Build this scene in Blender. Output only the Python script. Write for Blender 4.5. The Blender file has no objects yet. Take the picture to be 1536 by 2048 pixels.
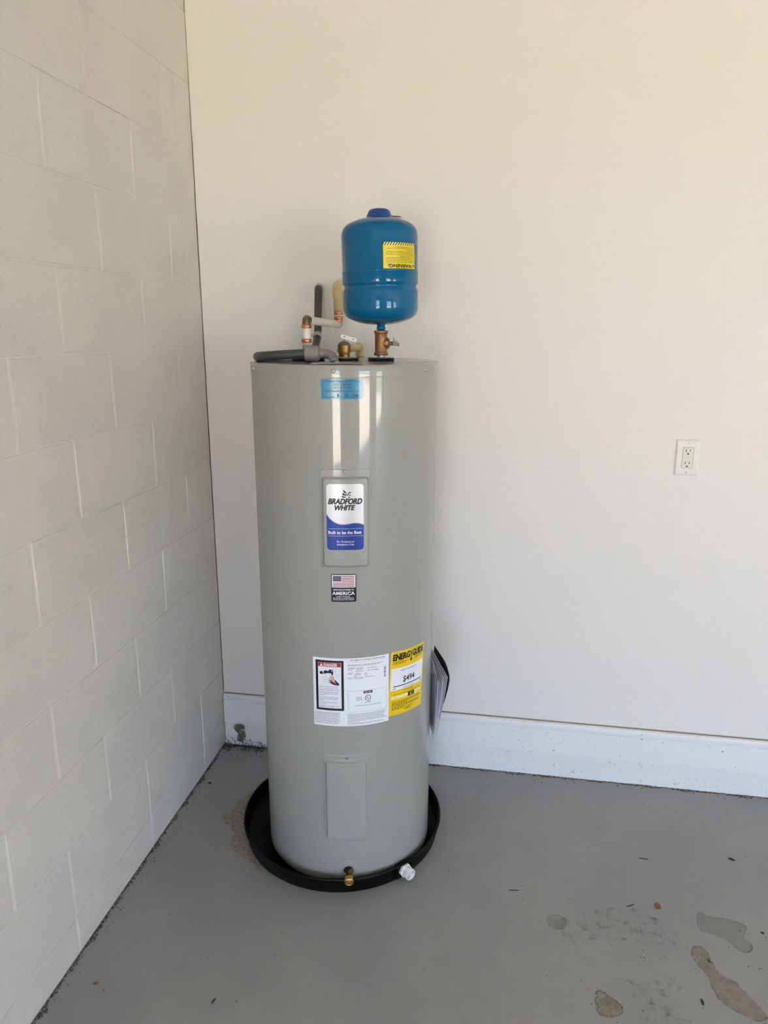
import bpy, bmesh, math, random
from mathutils import Vector, Matrix
random.seed(7)
S = bpy.context.scene
COL = S.collection
PI = math.pi
rad = math.radians

# ------------------------------------------------------------------ camera, sky, sun, exposure
cam_d = bpy.data.cameras.new('camera')
cam = bpy.data.objects.new('camera', cam_d)
COL.objects.link(cam)
cam.location = (1.04409, -2.40888, 1.59313)
cam.rotation_euler = (rad(75.744), rad(-0.124), rad(9.650))
cam_d.sensor_fit = 'VERTICAL'
cam_d.sensor_height = 36.0
cam_d.lens = 1443.55 / 2048 * 36.0
cam_d.clip_start = 0.05
S.camera = cam

SKY_STRENGTH = 1.75
SUN_STRENGTH = 11.5
w = bpy.data.worlds.new('sky')
S.world = w
w.use_nodes = True
bg = w.node_tree.nodes['Background']
bg.inputs[0].default_value = (0.50, 0.70, 1.0, 1)
bg.inputs[1].default_value = SKY_STRENGTH
sun_d = bpy.data.lights.new('sun', 'SUN')
sun_d.energy = SUN_STRENGTH
sun_d.color = (1.0, 0.862, 0.73)
sun_d.angle = rad(0.6)
sun = bpy.data.objects.new('sun', sun_d)
COL.objects.link(sun)
sun.rotation_euler = Vector((-0.42, 0.12, -0.9)).to_track_quat('-Z', 'Y').to_euler()

S.view_settings.view_transform = 'Standard'
S.view_settings.look = 'None'
S.view_settings.gamma = 1.0
S.view_settings.use_curve_mapping = False
S.view_settings.exposure = 3.22
S.cycles.use_denoising = True
S.cycles.use_adaptive_sampling = True
S.cycles.adaptive_threshold = 0.03
S.cycles.max_bounces = 8
S.cycles.diffuse_bounces = 6
S.cycles.glossy_bounces = 4
S.cycles.sample_clamp_indirect = 12.0
S.cycles.caustics_reflective = False
S.cycles.caustics_refractive = False

# ------------------------------------------------------------------ materials
def lin(c):
    return tuple(((v / 255.0) / 12.92 if v / 255.0 <= 0.04045 else ((v / 255.0 + 0.055) / 1.055) ** 2.4) for v in c)

MATS = {}
def mat(name, rgb, rough=0.5, metal=0.0, bump=None, bump2=None, var=None, coat=0.0, spec=0.5, speck=None, alpha=None, coat_rough=0.06):
    """rgb in sRGB 0-255; bump = (scale, strength, distance); var = (scale, second rgb, lo, hi); speck = (scale, rgb, threshold)"""
    if name in MATS:
        return MATS[name]
    m = bpy.data.materials.new(name)
    m.use_nodes = True
    nt = m.node_tree
    b = nt.nodes['Principled BSDF']
    L = nt.links
    c = lin(rgb) + (1,)
    b.inputs['Base Color'].default_value = c
    b.inputs['Roughness'].default_value = rough
    b.inputs['Metallic'].default_value = metal
    b.inputs['Specular IOR Level'].default_value = spec
    b.inputs['Coat Weight'].default_value = coat
    b.inputs['Coat Roughness'].default_value = coat_rough
    tc = nt.nodes.new('ShaderNodeTexCoord')
    geo = nt.nodes.new('ShaderNodeNewGeometry')
    pos = geo.outputs['Position']
    last = None
    def noise(scale, detail=4.0, rough_=0.6):
        n = nt.nodes.new('ShaderNodeTexNoise')
        n.inputs['Scale'].default_value = scale
        n.inputs['Detail'].default_value = detail
        n.inputs['Roughness'].default_value = rough_
        L.new(pos, n.inputs['Vector'])
        return n
    def ramp(src, lo, hi):
        r = nt.nodes.new('ShaderNodeMapRange')
        r.interpolation_type = 'SMOOTHSTEP'
        r.inputs['From Min'].default_value = lo
        r.inputs['From Max'].default_value = hi
        L.new(src, r.inputs['Value'])
        return r.outputs['Result']
    def mix(fac, a, c2):
        x = nt.nodes.new('ShaderNodeMix')
        x.data_type = 'RGBA'
        L.new(fac, x.inputs['Factor'])
        if isinstance(a, tuple):
            x.inputs['A'].default_value = a
        else:
            L.new(a, x.inputs['A'])
        x.inputs['B'].default_value = c2
        return x.outputs['Result']
    cur = c
    if var:
        n = noise(var[0])
        cur = mix(ramp(n.outputs['Fac'], var[2], var[3]), cur, lin(var[1]) + (1,))
    if speck:
        for sp in (speck if isinstance(speck, list) else [speck]):
            n = noise(sp[0], 2.0, 0.5)
            cur = mix(ramp(n.outputs['Fac'], sp[2], sp[2] + 0.04), cur, lin(sp[1]) + (1,))
    if not isinstance(cur, tuple):
        L.new(cur, b.inputs['Base Color'])
    nrm = None
    for bp in (bump, bump2):
        if bp:
            n = noise(bp[0], 5.0)
            bn = nt.nodes.new('ShaderNodeBump')
            bn.inputs['Strength'].default_value = bp[1]
            bn.inputs['Distance'].default_value = bp[2]
            L.new(n.outputs['Fac'], bn.inputs['Height'])
            if nrm:
                L.new(nrm, bn.inputs['Normal'])
            nrm = bn.outputs['Normal']
    if nrm:
        L.new(nrm, b.inputs['Normal'])
    if alpha:   # (scale, lo, hi, max)
        n = noise(alpha[0], 6.0, 0.65)
        r = ramp(n.outputs['Fac'], alpha[1], alpha[2])
        k = nt.nodes.new('ShaderNodeMath'); k.operation = 'MULTIPLY'
        L.new(r, k.inputs[0]); k.inputs[1].default_value = alpha[3]
        L.new(k.outputs[0], b.inputs['Alpha'])
    MATS[name] = m
    return m

def nodes_of(m):
    return m.node_tree.nodes, m.node_tree.links, m.node_tree.nodes['Principled BSDF']

M_DRYWALL = mat('painted_drywall', (226, 221, 216), 0.55, bump=(420, 0.05, 0.001), bump2=(9, 0.06, 0.01))
M_BLOCK = mat('painted_block', (221, 216, 208), 0.6, bump=(210, 0.8, 0.003), bump2=(36, 0.3, 0.004), var=(3.0, (215, 210, 203), 0.4, 0.65))
M_MORTAR = mat('painted_mortar', (225, 220, 212), 0.65, bump=(120, 0.3, 0.002))
M_TRIM = mat('white_trim_paint', (226, 226, 227), 0.4, bump=(60, 0.05, 0.002), speck=(90, (120, 112, 100), 0.72))
M_CURB = mat('dirty_painted_curb', (222, 222, 222), 0.75, bump=(110, 0.6, 0.004), bump2=(28, 0.4, 0.006),
             speck=[(150, (120, 116, 110), 0.705), (34, (196, 195, 192), 0.66)])
M_FLOOR = mat('grey_floor_paint', (141, 142, 142), 0.42, bump=(25, 0.10, 0.004), bump2=(160, 0.08, 0.001),
              var=(2.2, (148, 148, 147), 0.42, 0.62), speck=[(230, (66, 64, 60), 0.735), (310, (176, 176, 172), 0.755)])
M_CEIL = mat('white_ceiling_paint', (231, 229, 226), 0.8, bump=(60, 0.2, 0.003))
M_DRIVE = mat('pale_concrete_drive', (196, 188, 174), 0.85, var=(1.5, (180, 172, 160), 0.4, 0.6))
M_LAWN = mat('lawn_green', (96, 118, 66), 0.9, var=(4.0, (126, 132, 84), 0.4, 0.6))
M_JACKET = mat('grey_enamel', (150, 149, 145), 0.45, spec=0.25, coat=0.75, coat_rough=0.055, bump=(1400, 0.010, 0.0005))
M_PANEL = mat('grey_enamel_panel', (152, 151, 147), 0.45, spec=0.25, coat=0.75, coat_rough=0.055)
M_BLACKP = mat('black_plastic', (4, 4, 4), 0.45, spec=0.18)
M_FOAM = mat('black_foam', (10, 10, 10), 0.8, bump=(300, 0.5, 0.002))
M_BLUE = mat('blue_enamel', (0, 92, 138), 0.07, spec=0.36)
M_BLUECAP = mat('royal_blue_plastic', (16, 66, 140), 0.35)
M_BRASS = mat('dull_brass', (150, 112, 62), 0.38, 0.85, bump=(300, 0.15, 0.001))
M_BRONZE = mat('cast_bronze', (150, 108, 74), 0.45, 0.75, bump=(420, 0.5, 0.001))
M_YBRASS = mat('yellow_brass', (190, 156, 92), 0.25, 0.95)
M_OLDBRASS = mat('tarnished_brass', (112, 96, 66), 0.42, 0.7)
M_COPPER = mat('copper', (206, 130, 100), 0.28, 0.9, var=(200, (134, 72, 52), 0.5, 0.66))
M_ZINC = mat('zinc_steel', (176, 178, 182), 0.32, 0.9)
M_CHROME = mat('bright_steel', (222, 222, 220), 0.22, 0.9)
M_LEVER = mat('pale_aluminium', (244, 244, 242), 0.35, 0.0)
M_PEX = mat('white_pex', (222, 217, 206), 0.4)
M_CPVC = mat('tan_cpvc', (206, 184, 136), 0.4, var=(40, (196, 172, 124), 0.4, 0.65))
M_PVC = mat('white_pvc', (222, 222, 220), 0.35)
M_COND = mat('dark_grey_conduit', (62, 63, 61), 0.45)
M_CONN = mat('grey_pvc_connector', (128, 124, 122), 0.5)
M_DARK = mat('dark_hole', (14, 13, 12), 0.9)
M_CAULK = mat('pale_caulk', (206, 200, 188), 0.7, bump=(200, 0.4, 0.002))
M_PLATE = mat('white_nylon', (226, 224, 218), 0.3)
M_RECEP = mat('ivory_nylon', (220, 215, 198), 0.35)
M_PAPERW = mat('white_label_film', (228, 230, 238), 0.3)
M_INK = mat('black_ink', (14, 14, 16), 0.4)
M_INKG = mat('grey_ink', (112, 112, 120), 0.45)
M_RED = mat('red_ink', (176, 26, 36), 0.4)
M_DRED = mat('dark_red_ink', (104, 22, 30), 0.4)
M_PINK = mat('pink_ink', (214, 170, 172), 0.4)
M_YEL = mat('yellow_label_film', (232, 196, 20), 0.3)
M_YELD = mat('yellow_warning_film', (226, 204, 24), 0.3)
M_CREAM = mat('cream_ink', (240, 228, 170), 0.4)
M_SILVER = mat('silver_label_film', (206, 207, 210), 0.3, 0.25)
M_LBLUE = mat('metallic_blue_ink', (24, 54, 138), 0.3, 0.25)
M_NAVY = mat('navy_label_film', (12, 14, 26), 0.3)
M_CANTON = mat('canton_blue_ink', (50, 64, 96), 0.4)
M_FRED = mat('flag_red_ink', (168, 52, 66), 0.4)
M_WINK = mat('white_ink', (232, 232, 236), 0.4)
M_CYAN = mat('cyan_label_film', (34, 130, 170), 0.22, coat=0.3)
M_NAVYINK = mat('navy_ink', (16, 34, 58), 0.4)
M_PAGE = mat('grey_paper', (196, 197, 203), 0.6, var=(90, (178, 180, 188), 0.4, 0.6))
M_COVER = mat('black_folder', (20, 19, 19), 0.4)
M_COVERIN = mat('brown_black_lining', (62, 56, 54), 0.6)
M_BARE = mat('bare_concrete', (160, 150, 136), 0.85, var=(110, (128, 122, 112), 0.42, 0.6), bump=(180, 0.4, 0.002), alpha=(42, 0.12, 0.32, 0.95))
M_STB = mat('beige_stain', (160, 150, 138), 0.55, var=(45, (142, 134, 122), 0.4, 0.6), alpha=(60, 0.2, 0.5, 0.6))
M_STY = mat('yellow_brown_stain', (142, 134, 108), 0.55, alpha=(70, 0.25, 0.6, 0.6))
M_STG = mat('grimy_stain', (112, 108, 100), 0.5, alpha=(40, 0.46, 0.78, 0.6))
M_STW = mat('dried_puddle_stain', (136, 136, 132), 0.36, alpha=(20, 0.1, 0.6, 0.3))
M_EDGE = mat('stain_edge', (92, 82, 66), 0.6, alpha=(90, 0.35, 0.6, 0.85))
M_LEAF = mat('dry_leaf', (134, 106, 70), 0.8, var=(200, (96, 72, 46), 0.4, 0.6))
M_GRIT = mat('dark_grit', (52, 48, 42), 0.9)
M_BARK = mat('dark_splinter', (40, 34, 28), 0.8)

# ------------------------------------------------------------------ object helpers
def link(name, mesh, parent=None, smooth=False):
    o = bpy.data.objects.new(name, mesh)
    COL.objects.link(o)
    if parent is not None:
        o.parent = parent
    return o

def tag(o, label, cat, group=None, kind=None):
    o['label'] = label
    o['category'] = cat
    if group: o['group'] = group
    if kind: o['kind'] = kind
    return o

def empty(name, loc, rotz=0.0):
    o = bpy.data.objects.new(name, None)
    o.empty_display_size = 0.05
    o.location = loc
    o.rotation_euler = (0, 0, rotz)
    COL.objects.link(o)
    return o

class MB:
    """collects geometry for ONE mesh object"""
    def __init__(self):
        self.v = []; self.f = []; self.mi = []; self.sm = []
    def add(self, verts, faces, M=None, smooth=True, mi=0):
        n = len(self.v)
        for q in verts:
            q = Vector(q)
            self.v.append(tuple(M @ q) if M is not None else tuple(q))
        for fc in faces:
            self.f.append(tuple(i + n for i in fc)); self.mi.append(mi); self.sm.append(smooth)
        return self
    def box(self, c, s, M=None, mi=0, bevel=0.0):
        x, y, z = (k / 2 for k in s)
        if bevel <= 0:
            vs = [(c[0] + a * x, c[1] + b * y, c[2] + d * z) for a in (-1, 1) for b in (-1, 1) for d in (-1, 1)]
            fs = [(0, 1, 3, 2), (4, 6, 7, 5), (0, 4, 5, 1), (2, 3, 7, 6), (0, 2, 6, 4), (1, 5, 7, 3)]
            return self.add(vs, fs, M, False, mi)
        bm = bmesh.new()
        bmesh.ops.create_cube(bm, size=1.0, matrix=Matrix.Translation(c) @ Matrix.Diagonal((s[0], s[1], s[2], 1)))
        bmesh.ops.bevel(bm, geom=bm.edges[:], offset=bevel, segments=2, profile=0.5, affect='EDGES')
        bm.verts.index_update()
        self.add([q.co[:] for q in bm.verts], [[q.index for q in fc.verts] for fc in bm.faces], M, False, mi)
        bm.free()
        return self
    def lathe(self, prof, M=None, seg=48, mi=0, closed=False, smooth=True):
        """prof [(r,z)] from outside-bottom upward; caps where r==0"""
        vs = []; fs = []; rows = []
        for r, z in prof:
            if r <= 1e-7:
                rows.append([len(vs)]); vs.append((0, 0, z))
            else:
                rows.append(list(range(len(vs), len(vs) + seg)))
                for i in range(seg):
                    a = 2 * PI * i / seg
                    vs.append((r * math.cos(a), r * math.sin(a), z))
        pairs = list(zip(rows[:-1], rows[1:]))
        if closed: pairs.append((rows[-1], rows[0]))
        for A, B in pairs:
            for i in range(seg):
                j = (i + 1) % seg
                if len(A) == 1 and len(B) == 1: continue
                if len(A) == 1: fs.append((A[0], B[j], B[i]))
                elif len(B) == 1: fs.append((A[i], A[j], B[0]))
                else: fs.append((A[i], A[j], B[j], B[i]))
        return self.add(vs, fs, M, smooth, mi)
    def tube(self, pts, r, seg=20, M=None, mi=0, caps=True):
        pts = [Vector(q) for q in pts]
        rr = r if isinstance(r, (list, tuple)) else [r] * len(pts)
        vs = []; fs = []
        t = (pts[1] - pts[0]).normalized()
        up = Vector((0, 0, 1)) if abs(t.z) < 0.9 else Vector((1, 0, 0))
        n = t.cross(up).normalized()
        for i, q in enumerate(pts):
            tt = (pts[min(i + 1, len(pts) - 1)] - pts[max(i - 1, 0)]).normalized()
            n = (n - tt * n.dot(tt)).normalized()
            b = tt.cross(n)
            for k in range(seg):
                a = 2 * PI * k / seg
                vs.append(tuple(q + (n * math.cos(a) + b * math.sin(a)) * rr[i]))
        for i in range(len(pts) - 1):
            for k in range(seg):
                j = (k + 1) % seg
                fs.append((i * seg + k, i * seg + j, (i + 1) * seg + j, (i + 1) * seg + k))
        if caps:
            fs.append(tuple(range(seg - 1, -1, -1)))
            fs.append(tuple((len(pts) - 1) * seg + k for k in range(seg)))
        return self.add(vs, fs, M, True, mi)
    def build(self, name, mats, parent=None, org=(0, 0, 0), sharp=None):
        me = bpy.data.meshes.new(name)
        o = Vector(org)
        me.from_pydata([tuple(Vector(q) - o) for q in self.v], [], self.f)
        if not isinstance(mats, (list, tuple)): mats = [mats]
        for m in mats: me.materials.append(m)
        me.polygons.foreach_set('material_index', self.mi)
        me.polygons.foreach_set('use_smooth', self.sm)
        me.update()
        if sharp:
            bm = bmesh.new(); bm.from_mesh(me)
            for e in bm.edges:
                if len(e.link_faces) == 2 and e.calc_face_angle(0) > rad(sharp): e.smooth = False
            bm.to_mesh(me); bm.free()
        return link(name, me, parent)

def smooth_path(pts, n=8):
    """Catmull-Rom through the points"""
    P = [Vector(q) for q in pts]
    P = [P[0] * 2 - P[1]] + P + [P[-1] * 2 - P[-2]]
    out = []
    for i in range(1, len(P) - 2):
        for k in range(n):
            t = k / n
            a, b, c, d = P[i - 1], P[i], P[i + 1], P[i + 2]
            out.append(0.5 * ((2 * b) + (c - a) * t + (2 * a - 5 * b + 4 * c - d) * t * t + (3 * b - a - 3 * c + d) * t ** 3))
    out.append(P[-2])
    return out

def axis_to(loc, d):
    """matrix that maps +Z to direction d at loc"""
    return Matrix.Translation(loc) @ Vector(d).to_track_quat('Z', 'Y').to_matrix().to_4x4()

# ------------------------------------------------------------------ flat print: text and shapes on wrapped films
_tc = {}
def text_geo(s, bold=0.0, shear=0.0, res=2, space=1.0):
    key = (s, bold, shear, res, space)
    if key in _tc: return _tc[key]
    cu = bpy.data.curves.new('t', 'FONT')
    cu.body = s; cu.size = 1.0; cu.resolution_u = res; cu.offset = bold; cu.shear = shear; cu.space_character = space
    ob = bpy.data.objects.new('t', cu)
    COL.objects.link(ob)
    dg = bpy.context.evaluated_depsgraph_get()
    ev = ob.evaluated_get(dg)
    me = ev.to_mesh()
    vs = [(q.co.x, q.co.y) for q in me.vertices]
    fs = [tuple(pg.vertices) for pg in me.polygons]
    ev.to_mesh_clear()
    bpy.data.objects.remove(ob); bpy.data.curves.remove(cu)
    _tc[key] = (vs, fs)
    return _tc[key]

PRINT_STUFF = {'fine_print', 'notice_text', 'small_print', 'panel_text', 'barcode', 'flag_stars', 'flag_stripes', 'lettering', 'white_lettering', 'box_print', 'cream_print', 'pill_text', 'hazard_stripes', 'picture_lines', 'certification_text', 'title', 'energy_logo', 'price', 'cream_boxes', 'white_rules', 'emblem', 'finger_print', 'tap_picture', 'certification_mark', 'handwritten_date'}
class Film:
    """label drawn in its own flat frame (u right, v up, from its lower-left corner) and wrapped on a vertical cylinder"""
    def __init__(self, R, th0, z0, W, H, tilt=0.0, flip=False, axis=(0, 0), base=0.0003):
        self.R, self.th0, self.z0, self.W, self.H = R, rad(th0), z0, W, H
        self.t = rad(tilt); self.flip = flip; self.axis = axis; self.base = base
        self.layers = {}
    def P(self, u, v, wv):
        if self.flip: u, v = self.W - u, self.H - v
        du, dv = u - self.W / 2, v - self.H / 2
        c, s = math.cos(self.t), math.sin(self.t)
        uu, vv = du * c - dv * s, du * s + dv * c
        th = self.th0 + uu / self.R
        r = self.R + wv
        return (self.axis[0] + r * math.sin(th), self.axis[1] - r * math.cos(th), self.z0 + vv)
    def poly(self, key, vs, fs, lay=1, step=0.005):
        """2-D polygons -> wrapped; cut into narrow strips so they follow the curve"""
        bm = bmesh.new()
        bv = [bm.verts.new((x, y, 0)) for x, y in vs]
        for fc in fs:
            try: bm.faces.new([bv[i] for i in fc])
            except ValueError: pass
        xs = [x for x, y in vs]
        x = min(xs) + step
        while x < max(xs) - 0.2 * step:
            bmesh.ops.bisect_plane(bm, geom=bm.verts[:] + bm.edges[:] + bm.faces[:], plane_co=(x, 0, 0), plane_no=(1, 0, 0), dist=1e-7)
            x += step
        mb = self.layers.setdefault(key, MB())
        bm.verts.index_update()
        h = self.base + lay * 0.00012
        mb.add([self.P(q.co.x, q.co.y, h) for q in bm.verts], [[q.index for q in fc.verts] for fc in bm.faces], None, True)
        bm.free()
    def rect(self, key, u0, v0, u1, v1, lay=1):
        self.poly(key, [(u0, v0), (u1, v0), (u1, v1), (u0, v1)], [(0, 1, 2, 3)], lay)
    def rrect(self, key, u0, v0, u1, v1, r, lay=1, n=6):
        vs = []
        for cx, cy, a0 in ((u1 - r, v1 - r, 0), (u0 + r, v1 - r, 90), (u0 + r, v0 + r, 180), (u1 - r, v0 + r, 270)):
            for k in range(n + 1):
                a = rad(a0 + 90 * k / n)
                vs.append((cx + r * math.cos(a), cy + r * math.sin(a)))
        self.poly(key, vs, [tuple(range(len(vs)))], lay)
    def frame(self, key, u0, v0, u1, v1, t, lay=1):
        self.rect(key, u0, v0, u1, v0 + t, lay); self.rect(key, u0, v1 - t, u1, v1, lay)
        self.rect(key, u0, v0 + t, u0 + t, v1 - t, lay); self.rect(key, u1 - t, v0 + t, u1, v1 - t, lay)
    def disc(self, key, u, v, r0, r1, lay=1, n=24):
        vs = []; fs = []
        for k in range(n):
            a = 2 * PI * k / n
            vs += [(u + r0 * math.cos(a), v + r0 * math.sin(a)), (u + r1 * math.cos(a), v + r1 * math.sin(a))]
        if r0 <= 0:
            self.poly(key, vs[1::2], [tuple(range(n))], lay); return
        for k in range(n):
            j = (k + 1) % n
            fs.append((2 * k, 2 * k + 1, 2 * j + 1, 2 * j))
        self.poly(key, vs, fs, lay)
    def line(self, key, pts, t, lay=1):
        for (x0, y0), (x1, y1) in zip(pts[:-1], pts[1:]):
            d = math.hypot(x1 - x0, y1 - y0) or 1e-6
            nx, ny = -(y1 - y0) / d * t / 2, (x1 - x0) / d * t / 2
            self.poly(key, [(x0 - nx, y0 - ny), (x1 - nx, y1 - ny), (x1 + nx, y1 + ny), (x0 + nx, y0 + ny)], [(0, 1, 2, 3)], lay)
    def text(self, key, s, u, v, h, width=None, align='L', bold=0.0, shear=0.0, lay=1, space=1.0, res=2):
        vs, fs = text_geo(s, bold, shear, res, space)
        x0 = min(q[0] for q in vs); x1 = max(q[0] for q in vs)
        sy = h / 0.70
        sx = (width / (x1 - x0)) if width else sy
        wd = (x1 - x0) * sx
        ox = u - (0 if align == 'L' else wd / 2 if align == 'C' else wd)
        self.poly(key, [(ox + (x - x0) * sx, v + y * sy) for x, y in vs], fs, lay, 0.006)
    def greek(self, key, u0, u1, v, h, fill=1.0, lay=1, wmin=0.003, wmax=0.011):
        """a line of print too small to read: word-long strokes"""
        u = u0; end = u0 + (u1 - u0) * fill
        while u < end - wmin:
            wl = min(random.uniform(wmin, wmax), end - u)
            self.rect(key, u, v, u + wl, v + h, lay)
            u += wl + h * 0.9
    def sheet(self, name, material, parent, corner=0.0, org=(0, 0, 0)):
        self.rrect('_sheet', 0, 0, self.W, self.H, max(corner, 0.0004), 0)
        # rim down to the carrier so the film has thickness
        mb = self.layers.pop('_sheet')
        return mb.build(name, material, parent, org)
    def prints(self, parent, table, org=(0, 0, 0)):
        for key, (nm, m) in table.items():
            if key in self.layers:
                o = self.layers[key].build(nm, m, parent, org)
                if nm in PRINT_STUFF: o['kind'] = 'stuff'

# ------------------------------------------------------------------ the garage shell
H_CEIL = 2.75; X_R = 11.2; Y_F = -6.9
def struct(o):
    o['kind'] = 'structure'
    return o

floor = struct(MB().box((X_R / 2, Y_F / 2, -0.05), (X_R + 0.4, -Y_F + 0.3, 0.1)).build('floor', M_FLOOR))
struct(MB().box((X_R / 2, Y_F / 2, H_CEIL + 0.05), (X_R + 0.4, -Y_F + 0.4, 0.1)).build('ceiling', M_CEIL))
_wl = MB().box((-0.1025, (Y_F - 0.25 + 0.012) / 2, H_CEIL / 2), (0.2, -Y_F + 0.262, H_CEIL))
_wl.box((-0.125, 0.131, H_CEIL / 2), (0.2, 0.238, H_CEIL))
_wl.box((-0.0125, 0.08, H_CEIL / 2), (0.029, 0.04, H_CEIL))  # unseen filler box, added to keep outdoor light out of the corner gap
wall_left = struct(_wl.build('wall_left', M_MORTAR))
GAP = 0.0017
wb = MB().box(((X_R + GAP) / 2, 0.112, H_CEIL / 2), (X_R - GAP, 0.2, H_CEIL))
struct(wb.build('wall_back', M_DRYWALL))
struct(MB().box((X_R + 0.1, Y_F / 2, H_CEIL / 2), (0.2, -Y_F + 0.4, H_CEIL)).build('wall_right', M_DRYWALL))
# unseen front wall; its three openings are laid out to shape the heater's reflected streaks
D1 = (0.38, 1.42); D2 = (4.25, 6.5); D3 = (8.3, 10.7); DH = 2.1
wf = MB()
for a, b, z0, z1 in ((0, D1[0], 0, H_CEIL), (D1[1], D2[0], 0, H_CEIL), (D2[1], D3[0], 0, H_CEIL), (D3[1], X_R, 0, H_CEIL), (D1[0], D1[1], DH, H_CEIL), (D2[0], D2[1], DH, H_CEIL), (D3[0], D3[1], DH, H_CEIL)):
    wf.box(((a + b) / 2, Y_F - 0.1, (z0 + z1) / 2), (b - a, 0.2, z1 - z0))
struct(wf.build('wall_front', M_DRYWALL))
struct(MB().box((5.6, Y_F - 0.1 - 7, -0.055), (16, 14, 0.1)).build('driveway', M_DRIVE))
struct(MB().box((4, -48, -0.08), (120, 82, 0.1)).build('lawn', M_LAWN))
# caulk in the upper part of the corner gap
struct(MB().box((GAP / 2, 0.016, 2.46), (GAP, 0.006, 0.57)).build('trim_2', M_CAULK))

# concrete blocks of the left wall, each its own piece with recessed joints around it
B_L, B_H = 0.4064, 0.2032; LINE0 = 0.109; J = 0.0046
_bm = {}
def block_mesh(s0, s1, z0, z1):
    wd, ht = round(s1 - s0, 4), round(z1 - z0, 4)
    key = (wd, ht)
    if key not in _bm:
        a, b = wd / 2 - J, ht / 2 - J * 0.45
        c = min(0.0035, a * 0.4)
        mb = MB()
        rings = [(-0.006, a, b), (-0.0012, a, b), (-0.0002, a - c * 0.5, b - c * 0.5), (0.0, a - c, b - c)]
        vs = []
        for x, p_, q_ in rings:
            vs += [(x, -p_, -q_), (x, p_, -q_), (x, p_, q_), (x, -p_, q_)]
        fs = []
        for r_ in range(3):
            for k in range(4):
                j = (k + 1) % 4
                fs.append((r_ * 4 + k, r_ * 4 + j, (r_ + 1) * 4 + j, (r_ + 1) * 4 + k))
        fs.append((12, 13, 14, 15))
        mb.add(vs, fs, None, True)
        me = bpy.data.meshes.new('concrete_block')
        me.from_pydata(mb.v, [], mb.f)
        me.materials.append(M_BLOCK)
        _bm[key] = me
    return _bm[key]
for k in range(-1, 13):
    z0 = max(0.0, LINE0 + k * B_H); z1 = min(H_CEIL, LINE0 + (k + 1) * B_H)
    first = 0.1966 if (k % 2 == 0 or k == -1) else 0.3998
    joints = [-0.0166] + [first + i * B_L for i in range(6)]
    if k in (8, 10): joints.insert(1, 0.104)
    for s0, s1 in zip(joints[:-1], joints[1:]):
        o = link('concrete_block', block_mesh(s0, s1, z0, z1), wall_left)
        o.location = (random.uniform(-0.0004, 0.0004), -(s0 + s1) / 2, (z0 + z1) / 2)
        o.rotation_euler = (0, random.uniform(-0.0016, 0.0016), random.uniform(-0.0016, 0.0016))

# baseboard and rough concrete curb under it
CURB_Z = 0.092; BASE_Z = 0.214
cb = MB()
nx, nz = 400, 10
vs = []
random.seed(3)
for i in range(nx + 1):
    for j in range(nz + 1):
        vs.append((0.003 + (X_R - 0.01) * i / nx, 0.0005 + random.uniform(-0.0012, 0.0012) - (0.005 * (1 - j / nz) ** 3), CURB_Z * j / nz + (0 if j in (0, nz) else random.uniform(-0.001, 0.001))))
cb.add(vs, [(i * (nz + 1) + j, (i + 1) * (nz + 1) + j, (i + 1) * (nz + 1) + j + 1, i * (nz + 1) + j + 1) for i in range(nx) for j in range(nz)])
cb.box((X_R / 2, 0.0075, CURB_Z / 2), (X_R - 0.008, 0.008, CURB_Z - 0.001))
struct(cb.build('trim_1', M_CURB))
prof = [(0.012, CURB_Z), (-0.004, CURB_Z + 0.002), (-0.004, 0.186), (0.000, 0.1880), (0.000, 0.1905), (-0.0040, 0.193), (-0.006, 0.199), (-0.0055, 0.206), (-0.003, 0.211), (0.003, BASE_Z), (0.012, BASE_Z)]
bb = MB()
vs = [(x, y, z) for x in (0.0035, X_R - 0.002) for y, z in prof]
n = len(prof)
bb.add(vs, [(i, n + i, n + i + 1, i + 1) for i in range(n - 1)] + [tuple(range(n)), tuple(range(2 * n - 1, n - 1, -1))], None, False)
base_o = struct(bb.build('baseboard_back', M_TRIM))
MB().box((X_R / 2, 0.0095, BASE_Z + 0.0012), (X_R - 0.01, 0.006, 0.0026)).build('caulk_shadow_line', mat('brown_caulk_shadow', (142, 130, 112), 0.8), base_o)  # caulk strip whose brown colour also paints the shadow line above the baseboard

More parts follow.
